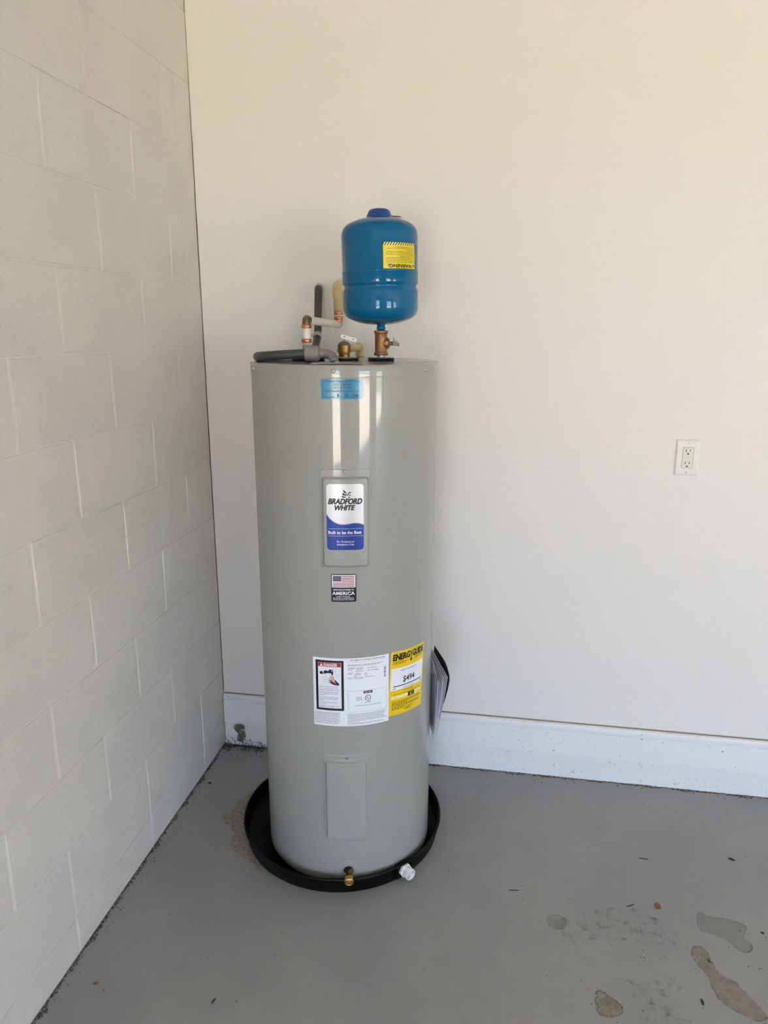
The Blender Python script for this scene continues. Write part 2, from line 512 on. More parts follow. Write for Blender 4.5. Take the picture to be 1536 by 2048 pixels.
# ------------------------------------------------------------------ floor marks (old stains and worn paint), thin films on the slab
random.seed(11)
def blob(name, pts, material, z=0.0004, sub=5, jit=0.004, edge=None, label=None):
    """closed smooth outline through pts with a ragged edge"""
    n = len(pts); out = []
    for i in range(n):
        p0, p1, p2, p3 = (Vector(pts[(i + d) % n] + (0,)) for d in (-1, 0, 1, 2))
        for k in range(sub):
            t = k / sub
            q = 0.5 * ((2 * p1) + (p2 - p0) * t + (2 * p0 - 5 * p1 + 4 * p2 - p3) * t * t + (3 * p1 - p0 - 3 * p2 + p3) * t ** 3)
            out.append((q.x + random.uniform(-jit, jit), q.y + random.uniform(-jit, jit)))
    mb = MB().add([(x, y, z) for x, y in out], [tuple(range(len(out)))], None, False)
    o = mb.build(name, material, floor)
    o.location = (0, 0, 0)
    if label: o['label'] = label
    if edge:
        e = MB(); m = len(out)
        cx = sum(q[0] for q in out) / m; cy = sum(q[1] for q in out) / m
        ring = []
        for i, (x, y) in enumerate(out):
            a = Vector(out[i - 1]); b = Vector(out[(i + 1) % m]); d = (b - a).normalized()
            nn = Vector((d.y, -d.x))
            t = edge * random.uniform(0.3, 1.0)
            ring += [(x - nn.x * t, y - nn.y * t, z + 0.0002), (x + nn.x * t * 0.3, y + nn.y * t * 0.3, z + 0.0002)]
        e.add(ring, [(2 * i, 2 * i + 1, (2 * i + 3) % (2 * m), (2 * i + 2) % (2 * m)) for i in range(m)], None, False)
        e.build('stain_edge', M_EDGE, floor)
    return o
blob('worn_patch', [(0.241, -0.213), (0.214, -0.285), (0.201, -0.325), (0.182, -0.333), (0.180, -0.389), (0.158, -0.419), (0.162, -0.439), (0.200, -0.463), (0.228, -0.502), (0.238, -0.553), (0.263, -0.583), (0.302, -0.605), (0.366, -0.645), (0.425, -0.632), (0.363, -0.435)], M_BARE, jit=0.007, label='bare tan concrete where grey paint has worn off')
blob('stain', [(1.588, -0.727), (1.612, -0.713), (1.626, -0.733), (1.631, -0.767), (1.641, -0.795), (1.672, -0.812), (1.688, -0.838), (1.701, -0.863), (1.714, -0.884), (1.718, -0.902), (1.7, -0.913), (1.679, -0.909), (1.65, -0.893), (1.625, -0.876), (1.615, -0.85), (1.611, -0.83), (1.61, -0.801), (1.596, -0.78), (1.587, -0.756)], M_STB, jit=0.0018, edge=0.0022, label='long beige stain')
blob('stain', [(1.324, -0.907), (1.334, -0.895), (1.351, -0.903), (1.373, -0.92), (1.381, -0.935), (1.374, -0.953), (1.352, -0.962), (1.327, -0.959), (1.321, -0.942)], M_STY, jit=0.0022, edge=0.003, label='round yellow-brown stain')
blob('stain', [(1.632, -0.6), (1.645, -0.59), (1.655, -0.601), (1.705, -0.602), (1.739, -0.608), (1.755, -0.623), (1.736, -0.66), (1.75, -0.683), (1.739, -0.707), (1.713, -0.709), (1.695, -0.684), (1.662, -0.665), (1.626, -0.654)], M_STW, jit=0.0012, edge=0.0012)
blob('stain', [(1.265, -0.672), (1.336, -0.636), (1.422, -0.609), (1.489, -0.616), (1.535, -0.652), (1.562, -0.682), (1.546, -0.726), (1.482, -0.729), (1.406, -0.726), (1.339, -0.737), (1.272, -0.765), (1.235, -0.721)], M_STG, jit=0.006)
blob('stain', [(1.4, -0.851), (1.461, -0.848), (1.514, -0.825), (1.538, -0.835), (1.531, -0.858), (1.496, -0.885), (1.507, -0.917), (1.535, -0.945), (1.469, -0.995), (1.417, -0.969), (1.438, -0.916), (1.4, -0.894)], M_STG, jit=0.006)
blob('stain', [(1.217, -0.681), (1.238, -0.668), (1.265, -0.678), (1.26, -0.708), (1.235, -0.718), (1.217, -0.704)], M_STW, jit=0.001, edge=0.0012)
M_DIRT = mat('packed_dirt', (66, 62, 54), 0.9, var=(160, (98, 94, 86), 0.4, 0.6), alpha=(120, 0.40, 0.56, 0.9))
def dirt_line(n, f0, f1, base, out):
    vs = []
    for i in range(n + 1):
        t = i / n
        a = f0 + (f1 - f0) * t
        wd = base * random.uniform(0.25, 1.0) * (0.6 + 0.5 * math.sin(i * 0.37) * math.sin(i * 0.083 + 1))
        vs += out(a, wd)
    return MB().add(vs, [(2 * i, 2 * i + 1, 2 * i + 3, 2 * i + 2) for i in range(n)], None, False).build('dirt_line', M_DIRT, floor)
dirt_line(420, -0.004, -2.2, 0.020, lambda a, wd: [(-0.001, a, 0.0006), (0.002 + wd, a, 0.0006)])
dirt_line(420, 0.004, 3.0, 0.017, lambda a, wd: [(a, -0.002, 0.0006), (a, -0.009 - wd, 0.0006)])
dirt_line(60, 0.0, 0.30, 0.060, lambda a, wd: [(a, -0.002, 0.0008), (a, -0.009 - wd, 0.0008)])
# mossy grime on the curb in the corner
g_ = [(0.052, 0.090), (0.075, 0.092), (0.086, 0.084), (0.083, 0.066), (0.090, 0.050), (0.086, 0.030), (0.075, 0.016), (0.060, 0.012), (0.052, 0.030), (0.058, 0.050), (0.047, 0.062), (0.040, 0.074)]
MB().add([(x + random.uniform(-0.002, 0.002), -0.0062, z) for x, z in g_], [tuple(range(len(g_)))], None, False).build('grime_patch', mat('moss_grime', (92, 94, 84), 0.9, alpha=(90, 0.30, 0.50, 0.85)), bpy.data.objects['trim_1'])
vs = []
for i in range(81):
    x = 0.004 + 0.20 * i / 80
    vs += [(x, -0.0072, 0.001), (x, -0.0066, 0.004 + random.uniform(0.2, 1.0) * 0.045 * (1 - 0.6 * i / 80))]
MB().add(vs, [(2 * i, 2 * i + 2, 2 * i + 3, 2 * i + 1) for i in range(80)], None, False).build('grime_patch', mat('curb_grime', (120, 116, 108), 0.9, alpha=(110, 0.42, 0.60, 0.8)), bpy.data.objects['trim_1'])
# faint scratch in the floor paint
sc = MB()
pts = [(0.214 + 0.002 * math.sin(i * 1.7), -0.87 - i * 0.016) for i in range(18)]
sc.add([(x + s * 0.0009, y, 0.0005) for x, y in pts for s in (-1, 1)], [(2 * i, 2 * i + 1, 2 * i + 3, 2 * i + 2) for i in range(17)], None, False)
sc.build('scratch', M_STG, floor)

# ------------------------------------------------------------------ the water heater (local frame: +X right, -Y toward the front panels)
T = Vector((0.595, -0.419, 0)); ROT = rad(12.718)
HM = Matrix.Translation(T) @ Matrix.Rotation(ROT, 4, 'Z')
R = 0.2555; Z_TOP = 1.507
heater = empty('water_heater', T, ROT)
tag(heater, 'tall grey cylindrical electric water heater standing in a black pan', 'water heater')

def thing(name, base, label, cat):
    """thing placed in the heater's frame; returns (root, base)"""
    o = empty(name, HM @ Vector(base), ROT)
    tag(o, label, cat)
    return o, base

jk = MB().lathe([(0, 0.013), (R - 0.012, 0.013), (R - 0.004, 0.015), (R - 0.001, 0.021), (R, 0.03), (R, 1.4785)], seg=256)
jacket = jk.build('jacket', M_JACKET, heater, sharp=50)
ld = MB().lathe([(R + 0.0002, 1.4770), (R + 0.0016, 1.4770), (R + 0.0018, 1.4785), (R + 0.0018, 1.5035), (R + 0.0010, 1.5058), (R - 0.0010, 1.5070), (R - 0.012, Z_TOP), (0, Z_TOP + 0.0005)], seg=256)
lid = ld.build('lid', M_JACKET, heater, sharp=60)

def on_cyl(th, z, out=0.0, rr=R):
    a = rad(th)
    return Vector(((rr + out) * math.sin(a), -(rr + out) * math.cos(a), z)), Vector((math.sin(a), -math.cos(a), 0))

def screw(th, z, out, parent, r=0.0042):
    p_, d = on_cyl(th, z, out)
    mb = MB().lathe([(r * 1.25, -0.0005), (r * 1.25, 0.0008), (r, 0.0012), (r, 0.0030), (r * 0.85, 0.0040), (r * 0.45, 0.0042), (r * 0.4, 0.0028), (0, 0.0026)], axis_to(p_, d), 18)
    return mb.build('screw', M_ZINC, parent)
for th, z in ((-67.2, 1.4924), (-6.0, 1.4932), (54.4, 1.4900), (118, 1.492), (180, 1.492), (-125, 1.492)):
    screw(th, z, 0.0018, lid)

def sstep(x, a, b):
    t = max(0.0, min(1.0, (x - a) / (b - a)))
    return t * t * (3 - 2 * t)

def access_panel(name, th_c, zc, W, H, rW, r0, r1, flange=0.0022, lift=0.0085, bottom_open=True, label=None):
    """pressed cover: flange with rounded corners and a raised pan; r0/r1 = lower/upper edge of the pan above the panel's lower edge"""
    mb = MB()
    pad = 0.0025; st = 0.0013
    nu = int((W + 2 * pad) / st); nv = int((H + 2 * pad) / st)
    def sd(u, v, cx, cy, hw, hh, r):
        qx, qy = abs(u - cx) - hw + r, abs(v - cy) - hh + r
        return math.hypot(max(qx, 0), max(qy, 0)) + min(max(qx, qy), 0) - r
    vs = []
    for i in range(nu + 1):
        u = -W / 2 - pad + (W + 2 * pad) * i / nu
        for j in range(nv + 1):
            v = -pad + (H + 2 * pad) * j / nv
            d1 = -sd(u, v, 0, H / 2, W / 2, H / 2, 0.007)
            d2 = -sd(u, v, 0, (r0 + r1) / 2, rW / 2, (r1 - r0) / 2, 0.009)
            h = -0.0010 + (0.0010 + flange) * sstep(d1, 0.0, 0.0016)
            h += lift * sstep(d2, 0.0, 0.0060)
            th = rad(th_c) + u / R
            vs.append(((R + h) * math.sin(th), -(R + h) * math.cos(th), zc - H / 2 + v))
    mb.add(vs, [(i * (nv + 1) + j, (i + 1) * (nv + 1) + j, (i + 1) * (nv + 1) + j + 1, i * (nv + 1) + j + 1) for i in range(nu) for j in range(nv)])
    o = mb.build(name, M_PANEL, heater)
    if label: o['label'] = label
    return o
up = access_panel('access_panel', -0.3, 1.1208, 0.1305, 0.2605, 0.1190, 0.003, 0.242, label='upper pressed steel cover carrying the brand label')
screw(-0.3, 1.2455, 0.0022, up, 0.0038)
lp = access_panel('access_panel', -1.8, 0.3050, 0.1310, 0.2740, 0.1170, 0.003, 0.2560, label='plain lower pressed steel cover')
for dx in (-1.0, 1.0):
    p_, d = on_cyl(-1.4 + dx * 0.55, 0.4325, 0.0022)
    MB().lathe([(0.0016, -0.0005), (0.0016, 0.0009), (0, 0.0011)], axis_to(p_, d), 10).build('slot', M_DARK, lp)

# --- installer's sticker under the lid
f = Film(R, -1.35, 1.4501, 0.1040, 0.0496)
s = f.sheet('installer_sticker', M_CYAN, heater, 0.002)
s['label'] = 'small blue service sticker with black print'
W, Hh = f.W, f.H
f.text('k', 'Premier Plumbing Services', W * 0.5, Hh * 0.83, 0.0052, 0.085, 'C', 0.012)
f.text('k', 'CFC 1433188', W * 0.5, Hh * 0.665, 0.0055, 0.044, 'C', 0.012)
f.text('k', '(321) 471-9666', W * 0.5, Hh * 0.51, 0.0055, 0.046, 'C', 0.012)
f.text('k', 'Residential & Commercial', W * 0.5, Hh * 0.35, 0.0055, 0.080, 'C', 0.012)
f.text('k', 'Date Installed', W * 0.06, Hh * 0.07, 0.0038, 0.026, 'L', 0.02)
f.rect('k', W * 0.33, Hh * 0.055, W * 0.95, Hh * 0.068)
f.text('h', '5 - 23 - 24', W * 0.37, Hh * 0.10, 0.0078, 0.052, 'L', 0.03, 0.1)
f.prints(s, {'k': ('lettering', M_NAVYINK), 'h': ('handwritten_date', M_INK)})

# --- brand label on the raised pan
RP = R + 0.0022 + 0.0085
f = Film(RP, -0.55, 1.1286, 0.0945, 0.1728)
s = f.sheet('brand_label', M_SILVER, heater, 0.009)
s['label'] = 'silver and blue brand label with black italic lettering'
W, Hh = f.W, f.H
X = lambda x: (x - 225) / 520 * W
Y = lambda y: (1205 - y) / 885 * Hh
cur = [(225, 712), (260, 762), (310, 805), (370, 835), (430, 847), (490, 847), (550, 838), (610, 830), (670, 832), (745, 855)]
def curve_band(key, lay, dy0, dy1=None):
    pts = [(X(a), Y(b + dy0)) for a, b in cur]
    if dy1 is None:
        # lower field with rounded bottom corners
        r = 0.009
        low = []
        for cx, cy, a0 in ((r, r, 180), (W - r, r, 270)):
            for k in range(7):
                a = rad(a0 + 15 * k); low.append((cx + r * math.cos(a), cy + r * math.sin(a)))
        poly = low + list(reversed(pts))
        f.poly(key, poly, [tuple(range(len(poly)))], lay)
    else:
        q = [(X(a), Y(b + dy1)) for a, b in cur]
        n = len(pts)
        f.poly(key, pts + q, [(i, i + 1, n + i + 1, n + i) for i in range(n - 1)], lay)
curve_band('b', 1, 14)
curve_band('n', 2, 6, 12)
for du in (0.0, 0.0005):
    f.text('k', 'BRADFORD', X(245) + du, Y(583), (583 - 512) / 885 * Hh, X(728) - X(245) - 0.0005, 'L', 0.045, 0.28, 1 + du * 200, 1.0, 4)
    f.text('k', 'WHITE', X(338) + du, Y(664), (664 - 600) / 885 * Hh, X(628) - X(338) - 0.0005, 'L', 0.045, 0.28, 1 + du * 200, 1.0, 4)
# winged emblem
def em(pts): f.poly('em', [(X(a), Y(b)) for a, b in pts], [tuple(range(len(pts)))], 1)
em([(455, 388), (478, 405), (505, 432), (512, 446), (488, 442), (466, 428)])
em([(452, 432), (470, 444), (496, 456), (512, 452), (508, 470), (478, 472), (450, 462)])
em([(444, 470), (468, 482), (500, 486), (492, 498), (462, 500), (440, 490)])
em([(512, 470), (528, 440), (548, 422), (572, 428), (566, 440), (544, 442), (530, 462), (520, 482)])
em([(540, 460), (560, 456), (566, 470), (548, 476)])
em([(532, 488), (552, 486), (556, 500), (536, 504)])
f.text('w', 'Built to be the Best', X(245), Y(986), 0.0080, X(712) - X(245), 'L', 0.02, 0, 3, 1.0, 3)
f.rect('wr', X(248), Y(917), X(720), Y(914), 3); f.rect('wr', X(248), Y(1014), X(735), Y(1011), 3)
f.text('w', 'For Professional', X(363), Y(1102), 0.0048, X(610) - X(363), 'L', 0.005, 0.25, 3)
f.text('w', 'Installation Only', X(363), Y(1140), 0.0048, X(612) - X(363), 'L', 0.005, 0.25, 3)
f.prints(s, {'b': ('blue_field', M_LBLUE), 'n': ('curved_rule', M_INKG), 'em': ('emblem', M_INK), 'k': ('lettering', M_INK), 'w': ('white_lettering', M_WINK), 'wr': ('white_rules', M_WINK)})

# --- flag sticker
f = Film(R, -1.9, 0.93475, 0.0662, 0.0770)
s = f.sheet('flag_sticker', M_NAVY, heater, 0.0045)
s['label'] = 'black sticker with striped flag and white lettering'
W, Hh = f.W, f.H
X = lambda x: (x - 60) / 1305 * W
Y = lambda y: (1640 - y) / 1475 * Hh
f.rrect('w', X(105), Y(870), X(1320), Y(215), 0.0016, 1)
f.rect('c', X(155), Y(550), X(600), Y(260), 2)
for k, y in enumerate((290, 376, 463, 549, 635, 721, 806)):
    f.rect('r', X(625 if k < 4 else 155), Y(y + 21), X(1268), Y(y - 21), 2)
for i in range(5):
    for j in range(6):
        f.disc('s', X(195 + j * 73), Y(292 + i * 56), 0, 0.0006, 3, 6)
f.text('t', 'MANUFACTURED IN', X(178), Y(1028), 0.0036, X(1232) - X(178), 'L', 0.03, 0, 1, 1.1)
f.text('t', 'AMERICA', X(118), Y(1262), 0.0086, X(1283) - X(118), 'L', 0.028, 0, 1, 1.05, 3)
f.text('t', 'USING THE FINEST', X(345), Y(1376), 0.0026, X(1042) - X(345), 'L', 0.012)
f.text('t', 'MATERIALS & COMPONENTS', X(150), Y(1462), 0.0026, X(1238) - X(150), 'L', 0.012)
f.text('t', 'FROM AROUND THE WORLD', X(158), Y(1548), 0.0026, X(1242) - X(158), 'L', 0.012)
f.prints(s, {'w': ('flag_field', M_WINK), 'c': ('flag_canton', M_CANTON), 'r': ('flag_stripes', M_FRED), 's': ('flag_stars', M_WINK), 't': ('lettering', M_WINK)})

# --- white rating label
random.seed(5)
TH0, TH1, ZL0, ZL1 = -21.6, 25.9, 0.5315, 0.7346
f = Film(R, (TH0 + TH1) / 2, (ZL0 + ZL1) / 2, R * rad(TH1 - TH0), ZL1 - ZL0, base=0.0007)
s = f.sheet('rating_label', M_PAPERW, heater, 0.002)
s['label'] = 'wide white rating label with a black framed danger notice'
X = lambda th: R * rad(th - TH0)
Y = lambda z: z - ZL0
f.frame('fr', X(-19.85), Y(0.5786), X(-2.55), Y(0.7276), 0.0066)
f.rect('r', X(-18.25), Y(0.7088), X(-4.25), Y(0.7204))
f.text('w', 'DANGER', X(-14.7), Y(0.7104), 0.0080, X(-6.3) - X(-14.7), 'L', 0.03, 0, 2)
f.poly('wt', [(X(-17.2), Y(0.7103)), (X(-15.2), Y(0.7103)), (X(-16.2), Y(0.7190))], [(0, 1, 2)], 2)
f.rect('r2', X(-16.28), Y(0.7125), X(-16.12), Y(0.7165), 3)
# tap and scalded hand picture
def PX(x, y): return (X(-18.4 + (x - 150) / 455 * 14.6), Y(0.7222 - (y - 222) * (0.1365 / 885)))
def pp(key, pts, lay=1): f.poly(key, [PX(*q) for q in pts], [tuple(range(len(pts)))], lay)
for cx, cy, r in ((212, 430, 0.0042), (252, 432, 0.0036), (300, 410, 0.0050), (385, 382, 0.0038), (420, 384, 0.0036)):
    u, v = PX(cx, cy); f.disc('tap', u, v, r * 0.45, r, 1, 16)
pp('tap', [(278, 395), (330, 385), (440, 402), (448, 430), (434, 470), (408, 468), (412, 432), (330, 428), (280, 432)])
pp('tap', [(190, 410), (225, 395), (225, 455), (190, 450)])
pp('tap', [(360, 365), (400, 358), (405, 392), (365, 396)])
pp('p', [(372, 490), (452, 480), (470, 560), (440, 600), (400, 585), (385, 540)])
pp('d', [(380, 575), (410, 565), (430, 595), (455, 590), (478, 612), (500, 628), (548, 640), (545, 660), (478, 655), (420, 640), (385, 612), (395, 600)], 2)
pp('fin', [(345, 570), (352, 562), (395, 590), (390, 598)], 3); pp('fin', [(340, 606), (346, 598), (402, 615), (400, 624)], 3); pp('fin', [(352, 535), (360, 530), (400, 575), (394, 582)], 3)
pp('fin', [(462, 545), (476, 552), (552, 622), (554, 662), (530, 655), (500, 628), (474, 590)], 3)
for ln in ([(485, 365), (488, 440), (570, 470)], [(215, 525), (320, 500)], [(360, 540), (270, 560), (262, 585), (320, 615)], [(490, 485), (545, 495)]):
    f.line('ln', [PX(*q) for q in ln], 0.0006)
rows = ['Water temperature over 125\u00b0F', '(52\u00b0C) can cause severe burns', 'instantly or death from scalds.', 'Children, disabled and elderly', 'are at highest risk of being', 'scalded.', 'See instruction manual before', 'setting temperature at water', 'heater.', 'Feel water before bathing or', 'showering.', 'Temperature limiting valves are', 'available, see manual.']
zs = (0.6499, 0.6444, 0.6397, 0.6334, 0.6287, 0.624, 0.6177, 0.613, 0.609, 0.6027, 0.598, 0.5920, 0.5884)
for tx, z in zip(rows, zs):
    f.text('k', tx, X(-17.8), Y(z - 0.0012), 0.0026, len(tx) * 0.00182, 'L', 0.004)
f.text('ti', 'AUTOMATIC STORAGE WATER HEATER', X(1.2), Y(0.7268), 0.0036, X(23.3) - X(1.2), 'L', 0.02)
f.rect('g', X(-0.2), Y(0.7226), X(24.3), Y(0.7231))
for z, a, b in ((0.7151, 0, 22), (0.7120, 0, 20), (0.7059, 0, 9), (0.7036, 0, 4), (0.7036, 5.2, 10), (0.7036, 12, 18), (0.6997, 0, 3), (0.6997, 5.2, 9), (0.6958, 4.5, 10), (0.6965, 12, 19), (0.6940, 17, 20),
                (0.6915, 0, 3), (0.6915, 5, 6.5), (0.6885, 0, 3), (0.6885, 3.8, 8.4), (0.6885, 10, 12), (0.6855, 3.8, 8.4), (0.6855, 10, 12), (0.6815, 3.8, 6), (0.6815, 10, 12), (0.6774, 0, 9.5), (0.6774, 10.5, 16), (0.6740, 0, 3), (0.6740, 4, 9.5)):
    f.greek('g', X(a), X(b), Y(z - 0.001), 0.0014, 1, 1, 0.0018, 0.0055)
for k in range(22):
    f.rect('bc', X(22.6), Y(0.6692 + k * 0.00139), X(23.9 if k % 5 else 24.1), Y(0.6692 + k * 0.00139 + random.uniform(0.0004, 0.001)))
f.frame('g2', X(0.0), Y(0.5738), X(24.3), Y(0.6375), 0.0005)
f.rrect('pill', X(9.4), Y(0.6278), X(15.1), Y(0.6354), 0.0016)
f.greek('pw', X(10.0), X(14.5), Y(0.6305), 0.0017, 1, 2)
f.disc('ul', X(12.2), Y(0.6142), 0.0070, 0.0086)
f.text('ul', 'U', X(11.25), Y(0.6135), 0.0058, 0.0040, 'L', 0.03); f.text('ul', 'L', X(12.15), Y(0.6105), 0.0058, 0.0036, 'L', 0.03)
f.text('ul', 'LISTED', X(12.2), Y(0.5996), 0.0034, X(14.1) - X(10.3), 'C', 0.015)
f.text('hs', 'HOUSEHOLD STORAGE TANK WATER HEATER', X(3.7), Y(0.5912), 0.0026, X(20.6) - X(3.7), 'L', 0.006)
for z in (0.6165, 0.6125, 0.6085): f.greek('g', X(5.0), X(8.8), Y(z), 0.0016, 1, 1, 0.002, 0.006)
for k in range(10):
    f.greek('g', X(-21.1), X(-3.6), Y(0.5712 - k * 0.0037), 0.0014, random.uniform(0.82, 1.0), 1, 0.002, 0.007)
for k in range(10):
    f.greek('g', X(-0.4), X(25.0), Y(0.5672 - k * 0.0034), 0.0013, random.uniform(0.88, 1.0) if k != 7 else 0.3, 1, 0.002, 0.007)
f.prints(s, {'k': ('notice_text', M_INK), 'fr': ('notice_frame', M_INK), 'tap': ('tap_picture', M_INK), 'fin': ('finger_print', M_INK), 'ln': ('picture_lines', M_INKG), 'ti': ('title', M_INK), 'bc': ('barcode', M_INK), 'pill': ('black_pill', M_INK), 'pw': ('pill_text', M_WINK), 'ul': ('certification_mark', M_INK), 'hs': ('certification_text', M_INK), 'r': ('red_bar', M_RED), 'r2': ('warning_mark', M_RED), 'w': ('white_lettering', M_WINK), 'wt': ('warning_triangle', M_WINK), 'p': ('steam_print', M_PINK), 'd': ('hand_print', M_DRED), 'g': ('fine_print', M_INKG), 'g2': ('ruled_box', M_INKG)})

# --- yellow energy label, stuck on slightly crooked
f = Film(R, 41.8, 0.6335, 0.1385, 0.1925, tilt=-4.2, base=0.0002)
s = f.sheet('energy_label', M_YEL, heater, 0.003)
s['label'] = 'yellow energy cost label with a white price panel'
W, Hh = f.W, f.H
X = lambda a: a * W
Y = lambda b: (1 - b) * Hh
f.text('k', 'U.S. Government', X(0.05), Y(0.035), 0.0030, 0.026, 'L', 0.005)
f.text('k', 'Federal law prohibits removal of this label before consumer purchase.', X(0.45), Y(0.035), 0.0028, 0.070, 'L', 0.005)
for du in (0.0, 0.0006):
    f.text('lg', 'ENERG', X(0.045) + du, Y(0.135), 0.0175, X(0.50) - X(0.045), 'L', 0.045, 0, 1 + du * 200, 0.97, 3)
for du in (0.0, 0.0006):
    f.text('lg', 'GUIDE', X(0.575) + du, Y(0.135), 0.0175, X(0.965) - X(0.575), 'L', 0.045, 0, 1 + du * 200, 0.97, 3)
f.poly('lg', [(X(a), Y(b)) for a, b in ((0.505, 0.048), (0.528, 0.048), (0.54, 0.078), (0.552, 0.048), (0.573, 0.048), (0.552, 0.10), (0.552, 0.165), (0.585, 0.165), (0.54, 0.215), (0.495, 0.165), (0.528, 0.165), (0.528, 0.10))], [tuple(range(12))], 1)
for k, (a, b) in enumerate(((0.155, 0.30), (0.175, 0.46), (0.195, 0.40))): f.greek('g', X(0.05), X(b), Y(a + 0.005), 0.0020, 1)
for k, (a, b) in enumerate(((0.155, 0.93), (0.175, 0.90), (0.195, 0.74))): f.greek('g', X(0.66), X(b), Y(a + 0.005), 0.0020, 1)
f.rect('w', X(0.03), Y(0.605), X(0.965), Y(0.262), 1)
f.text('k2', 'Estimated Yearly Energy Cost', X(0.5), Y(0.318), 0.0044, 0.066, 'C', 0.012, 0, 2)
f.text('pr', '$494', X(0.51), Y(0.50), 0.0175, 0.047, 'C', 0.016, 0, 2, 1.0, 3)
f.rect('sb', X(0.10), Y(0.552), X(0.915), Y(0.538), 2)
f.text('k2', '\u2022', X(0.10), Y(0.535), 0.006, 0.002, 'L', 0.0, 0, 2); f.rect('k2', X(0.905), Y(0.532), X(0.918), Y(0.518), 2)
f.greek('k2', X(0.09), X(0.16), Y(0.585), 0.0026, 1, 2); f.greek('k2', X(0.87), X(0.94), Y(0.585), 0.0026, 1, 2)
f.text('k2', 'Cost Range of Similar Models', X(0.5), Y(0.592), 0.0030, 0.046, 'C', 0.005, 0, 2)
f.text('k', 'First Hour Rating', X(0.5), Y(0.642), 0.0042, 0.040, 'C', 0.015)
f.text('k', '(How much hot water you get in the first hour of use)', X(0.5), Y(0.682), 0.0035, 0.104, 'C', 0.008)
for a, b in ((0.07, 0.285), (0.292, 0.508), (0.70, 0.925)): f.rect('c', X(a), Y(0.742), X(b), Y(0.698), 1)
f.rect('mk', X(0.508), Y(0.757), X(0.70), Y(0.690), 1)
for a, tx in ((0.178, 'VERY SMALL'), (0.40, 'LOW'), (0.812, 'HIGH')): f.text('g2', tx, X(a), Y(0.727), 0.0026, len(tx) * 0.0018, 'C', 0.0, 0, 2)
f.text('c2', 'MEDIUM', X(0.604), Y(0.720), 0.0028, 0.013, 'C', 0.01, 0, 2); f.greek('c2', X(0.56), X(0.65), Y(0.742), 0.0018, 1, 2)
for b, e in ((0.795, 0.9), (0.815, 0.95), (0.835, 0.50), (0.855, 0.88), (0.875, 0.92), (0.895, 0.45), (0.915, 0.66)):
    f.greek('g', X(0.10), X(e), Y(b), 0.0022, 1, 1)
f.greek('k', X(0.42), X(0.60), Y(0.945), 0.0026, 1)
f.prints(s, {'k': ('small_print', M_INK), 'lg': ('energy_logo', M_INK), 'mk': ('rating_marker', M_INK), 'pr': ('price', M_INK), 'sb': ('scale_bar', M_INK), 'k2': ('panel_text', M_INK), 'w': ('price_panel', M_PAPERW), 'g': ('fine_print', mat('brown_ink', (96, 80, 20), 0.45)), 'g2': ('box_print', M_INKG), 'c': ('cream_boxes', M_CREAM), 'c2': ('cream_print', M_CREAM)})

# --- drain valve low on the front
p_, d = on_cyl(-1.0, 0.0638, 0.0)
AX = axis_to(p_, d)
ring = []
esc = MB()
vs = []; fs = []; NS = 48
for rr_, hh in ((0.0365, -0.002), (0.0362, 0.0016), (0.0345, 0.0024), (0.0150, 0.0026), (0.0138, 0.0005), (0.0138, -0.012)):
    for k in range(NS):
        a = 2 * PI * k / NS
        u, v = rr_ * math.cos(a), rr_ * math.sin(a)
        th = rad(-1.0) + u / R
        vs.append(((R + hh) * math.sin(th), -(R + hh) * math.cos(th), max(0.0638 + v, 0.028)))
for q in range(5):
    for k in range(NS):
        j = (k + 1) % NS
        fs.append((q * NS + k, q * NS + j, (q + 1) * NS + j, (q + 1) * NS + k))
esc.add(vs, fs)
eo = esc.build('drain_escutcheon', M_JACKET, heater, sharp=40)
eo['label'] = 'round grey trim disc around the drain valve'
MB().lathe([(0.0137, 0.0004), (0, 0.0004)], AX, 32).build('dark_recess', M_DARK, eo)
dv = MB()
dd = Vector((0.0, -1.0, -0.10)).normalized()
b0 = p_ + Vector((0.001, -0.002, -0.001))
MX = axis_to(b0, dd) @ Matrix.Scale(1.15, 4)
dv.lathe([(0.0085, -0.002), (0.0085, 0.020), (0.0105, 0.021), (0.0118, 0.024), (0.0118, 0.0262), (0.0108, 0.0274), (0.0118, 0.0286), (0.0118, 0.0305), (0.0108, 0.0317), (0.0118, 0.033), (0.0118, 0.0355), (0.0104, 0.0372), (0.0072, 0.0376), (0.0064, 0.0355), (0.0062, 0.026), (0, 0.026)], MX, 28)
dvo = dv.build('drain_valve', M_YBRASS, heater)
dvo['label'] = 'brass hose-thread drain valve'
st = MB()
ax2 = axis_to(b0 + Vector((0.002, -0.012, 0.004)), Vector((0.38, -0.35, 0.85)))
st.lathe([(0.0062, 0.0), (0.0062, 0.008), (0.0052, 0.009), (0.0052, 0.017), (0.0042, 0.018), (0, 0.018)], ax2, 18)
st.box((0, 0, 0.0186), (0.0018, 0.0075, 0.0016), ax2)
st.build('valve_stem', M_OLDBRASS, dvo)
# small dark scuff on the jacket
f = Film(R, -39.0, 0.0556, 0.016, 0.004)
f.poly('m', [(0, 0.002), (0.004, 0.003), (0.010, 0.0022), (0.016, 0.0012), (0.009, 0.0012), (0.003, 0.001)], [(0, 1, 2, 3, 4, 5)], 0)
f.layers['m'].build('scuff_mark', M_INKG, heater)

